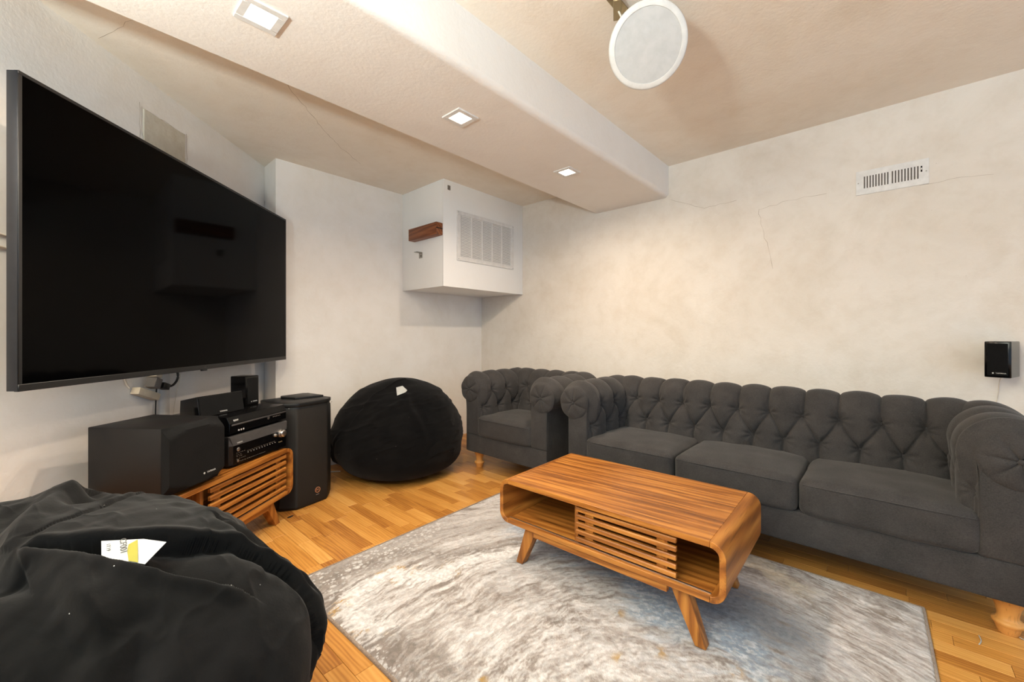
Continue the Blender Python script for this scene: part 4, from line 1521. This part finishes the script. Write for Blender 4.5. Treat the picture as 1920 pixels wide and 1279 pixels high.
def knob(par, x, z, r, d, mat='chrome', y=0.0):
    return lathe('knob', [(r * 1.18, 0), (r * 1.18, d * .35), (r, d * .36), (r * .98, d * .95), (r * .92, d), (r * .3, d * 1.005)], mat, par, 32, mat4=face_mtx((x, y, z), (1, 0, 0), (0, 0, 1)))
knob(rcv, .142, .100, .0205, .026, y=-.001)
knob(rcv, .098, .098, .008, .010)
knob(rcv, -.158, .088, .0085, .004)
knob(rcv, -.160, .030, .006, .003)
for k in range(11):
    box('button', (-.098 + k * .0195, -.0022, .0555), (-.094 + k * .0195, .0002, .0585), 'silver_text', rcv, .0005)
for k in range(3):
    lathe('jack', [(.0036, 0), (.0034, .002), (.0015, .002)], 'brass', rcv, 12, mat4=face_mtx((.132 + k * .0105, -.0002, .050), (1, 0, 0), (0, 0, 1)))
box('display_window', (-.105, -.0006, .070), (.085, .0004, .106), 'black_gloss', rcv, 0)
bm = bmesh.new()
rr_ = random.Random(4)
for zz, x0_, x1_ in ((.0640, -.10, .10), (.0245, -.165, .02), (.0705, -.17, -.12), (.060, -.17, -.13), (.052, -.17, -.13), (.040, -.17, -.11)):
    xx = x0_
    while xx < x1_:
        ww = rr_.uniform(.004, .010)
        add_box(bm, (xx, -.0006, zz), (xx + ww, .0001, zz + .0016), 0)
        xx += ww + rr_.uniform(.003, .009)
pr_ = from_bm('panel_printing', bm, 'duct_grey', rcv)
tag(pr_, kind='stuff')
text('maker_name', 'ONKYO', .0095, 'silver_text', rcv, face_mtx((-.150, -.0022, .1225), (1, 0, 0), (0, .25, 1)))
for sx in (-1, 1):
    for yy in (.04, .29):
        lathe('foot', [(.020, 0), (.022, .004), (.022, .013)], 'black_plastic', rcv, 20, (sx * .150, yy, 0))

# disc player on the receiver
dz_ = STAND_Z + .162
dv_ = empty('disc_player', on_stand(.226, .042, dz_), RC, 'black disc player stacked on the receiver', 'disc player')
w, h, dp = .203, .096, .36
prism('chassis', [(.014, .008), (.002, .012), (.002, .062), (.018, h - .002), (.026, h), (dp, h), (dp, .008)], -w, w, 'black_gloss', dv_, .001, 1, 'X', 25)
box('tray_line', (-w + .014, -.0005, .050), (w - .004, .003, .058), 'grey_metal', dv_, .001)
box('display_window', (-.150, .0006, .014), (-.03, .0026, .046), 'black_gloss', dv_, 0)
knob(dv_, .060, .044, .008, .003, 'grey_metal', .002)
for k in range(3):
    lathe('jack', [(.0048, 0), (.0046, .002), (.0020, .002)], 'silver_text', dv_, 14, mat4=face_mtx((-.146 + k * .015, .0018, .022), (1, 0, 0), (0, 0, 1)))
for k in range(5):
    box('button', (.095 + k * .013, .0008, .040), (.101 + k * .013, .0022, .044), 'duct_grey', dv_, .0005)
text('maker_name', 'SONY', .012, 'silver_text', dv_, face_mtx((-.158, .0065, .0745), (1, 0, 0), (0, .45, 1)), bold=True)
for sx in (-1, 1):
    for yy in (.05, .31):
        lathe('foot', [(.014, 0), (.014, .009)], 'black_plastic', dv_, 16, (sx * .150, yy, 0))

top_z = dz_ + .096
# centre speaker lying on the player, its front leaning back
cs = empty('centre_speaker', on_stand(.325, .175, top_z), RX + R(-9), 'wide black centre speaker lying on the disc player', 'speaker')
w, h = .128, .104
prism('cabinet', [(.006, .0), (.022, h), (.13, h - .022), (.135, .0)], -w, w, 'black_gloss', cs, .004, 2, 'X', 30)
prism('front_grille', [(.0, .004), (.0155, h - .003), (.022, h - .003), (.008, .004)], -w + .006, w - .004, 'black_cloth', cs, .003, 2, 'X', 30)
text('maker_name', 'YAMAHA', .0105, 'silver_text', cs, face_mtx((.0, .0008, .014), (1, 0, 0), (0, .15, 1)))
for sx in (-1, 1):
    box('foot', (sx * .09 - .012, .02, -.001), (sx * .09 + .012, .11, .004), 'black_plastic', cs, .001)

# small upright speaker
us = empty('bookshelf_speaker', on_stand(.060, .212, top_z), RX + R(-4), 'small upright black speaker standing on the disc player behind the centre speaker', 'speaker', 'small black satellite speakers')
def satellite(par, w, h, dp):
    prism('cabinet', [(-w, .006), (-w + .010, .002), (w - .010, .002), (w, .006), (w * .86, dp), (-w * .86, dp)], 0, h, 'black_gloss', par, .004, 2)
    box('front_grille', (-w + .010, -.002, .010), (w - .010, .004, h - .010), 'black_cloth', par, .003)
    text('maker_name', 'YAMAHA', .0085, 'silver_text', par, face_mtx((.012, -.0024, .022), (1, 0, 0), (0, 0, 1)))
    lathe('maker_emblem', [(.0032, 0), (.0032, .0005), (.0008, .0006)], 'silver_text', par, 16, mat4=face_mtx((-.014, -.0022, .022), (1, 0, 0), (0, 0, 1)))
satellite(us, .050, .172, .11)

# satellite speaker on the sofa wall
fd = Vector((math.sin(R(20)) * 0 - .94, .342, 0))
ws = empty('wall_speaker', (3.103, -.406, .888), math.atan2(-.94, -.342), 'small black speaker mounted on the wall above the sofa end', 'speaker', 'small black satellite speakers')
satellite(ws, .044, .178, .165)
box('wall_bracket', (-.012, .164, .07), (.012, .186, .11), 'black_plastic', ws, .002)
# box its rear support against the wall
box('bracket_plate', (-.02, .182, .05), (.02, .194, .13), 'black_plastic', ws, .002)
tag(tube('speaker_wire', [(3.262, -.445, .895), (3.285, -.438, .86), (3.292, -.433, .79), (3.292, -.425, .74), (3.29, -.395, .69), (3.28, -.34, .62)], .0022, 'cable_white'), 'thin white wire hanging from the wall speaker behind the sofa', 'cord')

# ------------------------------------------------------------------ floor loudspeaker beside the stand
ts = empty('floor_speaker', (1.118, 2.748, 0), R(12), 'tall black floor loudspeaker with round emblem beside the media stand', 'speaker')
h = .672
def front_y(a):
    return .006 * a * a + .062 * max(0.0, abs(a) - .60) / .40
def plan(k, inset=0.0):
    pts = []
    w0, w1 = .178 - inset, .150 - inset
    for i in range(25):
        a = -1 + 2 * i / 24
        pts.append((a * w0, front_y(a) + inset))
    pts += [(w0, .13), (w1, .33 - inset), (-w1, .33 - inset), (-w0, .13)]
    return pts
prism('cabinet', plan(0, .004), 0, h - .018, 'black_plastic', ts, .006, 2, smooth=50)
# wrapped grille, bottom edge arched
n, m = 41, 40
vv = []
for i in range(n):
    a = -1 + 2 * i / (n - 1)
    for j in range(m):
        b = j / (m - 1)
        z0 = .012 + .012 * abs(a) ** 3
        z = z0 + (h - .042 - z0) * b
        vv.append((a * .178, front_y(a) - .002 + .004 * (abs(2 * b - 1) ** 10), z))
o = from_data('grille', vv, grid_faces(n, m), 'grille', ts, 180)
# top cap with carrying recess
prism('top_cap', plan(0, -.001), h - .028, h - .002, 'black_plastic', ts, .004, 2, smooth=50)
prism('handle_rim', [(-.02, .16), (.160, .12), (.168, .30), (.14, .325), (-.02, .325), (-.05, .27)], h - .006, h + .010, 'black_plastic', ts, .004, 2)
prism('handle_recess', [(-.10, .17), (-.02, .16), (-.03, .25), (-.10, .25)], h - .006, h - .0025, 'dark_void', ts, .001, 1)
em = face_mtx((.030, -.004, .088), (1, 0, 0), (0, 0, 1))
bm = bmesh.new()
nn_ = 36
def ringv(r, z):
    return [bm.verts.new(em @ Vector((r * math.cos(2 * math.pi * k / nn_), r * math.sin(2 * math.pi * k / nn_), z))) for k in range(nn_)]
r1, r2, r3, r4 = ringv(.0185, 0), ringv(.0185, .003), ringv(.0150, .003), ringv(.0150, 0)
for a_, b_ in ((r1, r2), (r2, r3), (r3, r4)):
    for k in range(nn_):
        bm.faces.new((a_[k], a_[(k + 1) % nn_], b_[(k + 1) % nn_], b_[k]))
bmesh.ops.recalc_face_normals(bm, faces=bm.faces)
from_bm('emblem_ring', bm, 'rose_gold', ts)
text('emblem_letter', 'H', .024, 'rose_gold', ts, em @ Matrix.Translation((0, 0, .001)), .001)
text('maker_name', 'HARBINGER', .0042, 'silver_text', ts, face_mtx((.030, -.004, .058), (1, 0, 0), (0, 0, 1)))
for sx in (-1, 1):
    lathe('screw', [(.003, 0), (.003, .001), (.001, .0015)], 'steel', ts, 10, mat4=face_mtx((sx * .15, .018, h - .030), (1, 0, 0), (0, 0, 1)))

# small things on the floor
tag(tube('cord_end', [(1.44, 3.30, .006), (1.50, 3.262, .006), (1.53, 3.235, .005)], .005, 'cable_white'), 'short pale cord end on the floor between floor speaker and beanbag', 'cord')
tag(tube('lint_thread', [(2.195, -.245, .002), (2.225, -.253, .003), (2.262, -.252, .002)], .0016, 'paper'), 'white lint thread on the floorboards in front of the sofa foot', 'lint')
tag(tube('lint_thread', [(2.318, -.378, .002), (2.33, -.372, .003), (2.345, -.36, .002)], .0018, 'paper'), 'short white lint scrap on the floorboards beside the sofa foot', 'lint')
bm = bmesh.new()
bmesh.ops.create_uvsphere(bm, u_segments=16, v_segments=8, radius=1, matrix=Matrix.Translation((.950, 2.662, .002)) @ Matrix.Rotation(R(20), 4, 'Z') @ Matrix.Diagonal((.022, .009, .002, 1)))
tag(from_bm('floor_spot', bm, 'dark_void'), 'small black scrap on the floor beside the media stand foot', 'scrap')
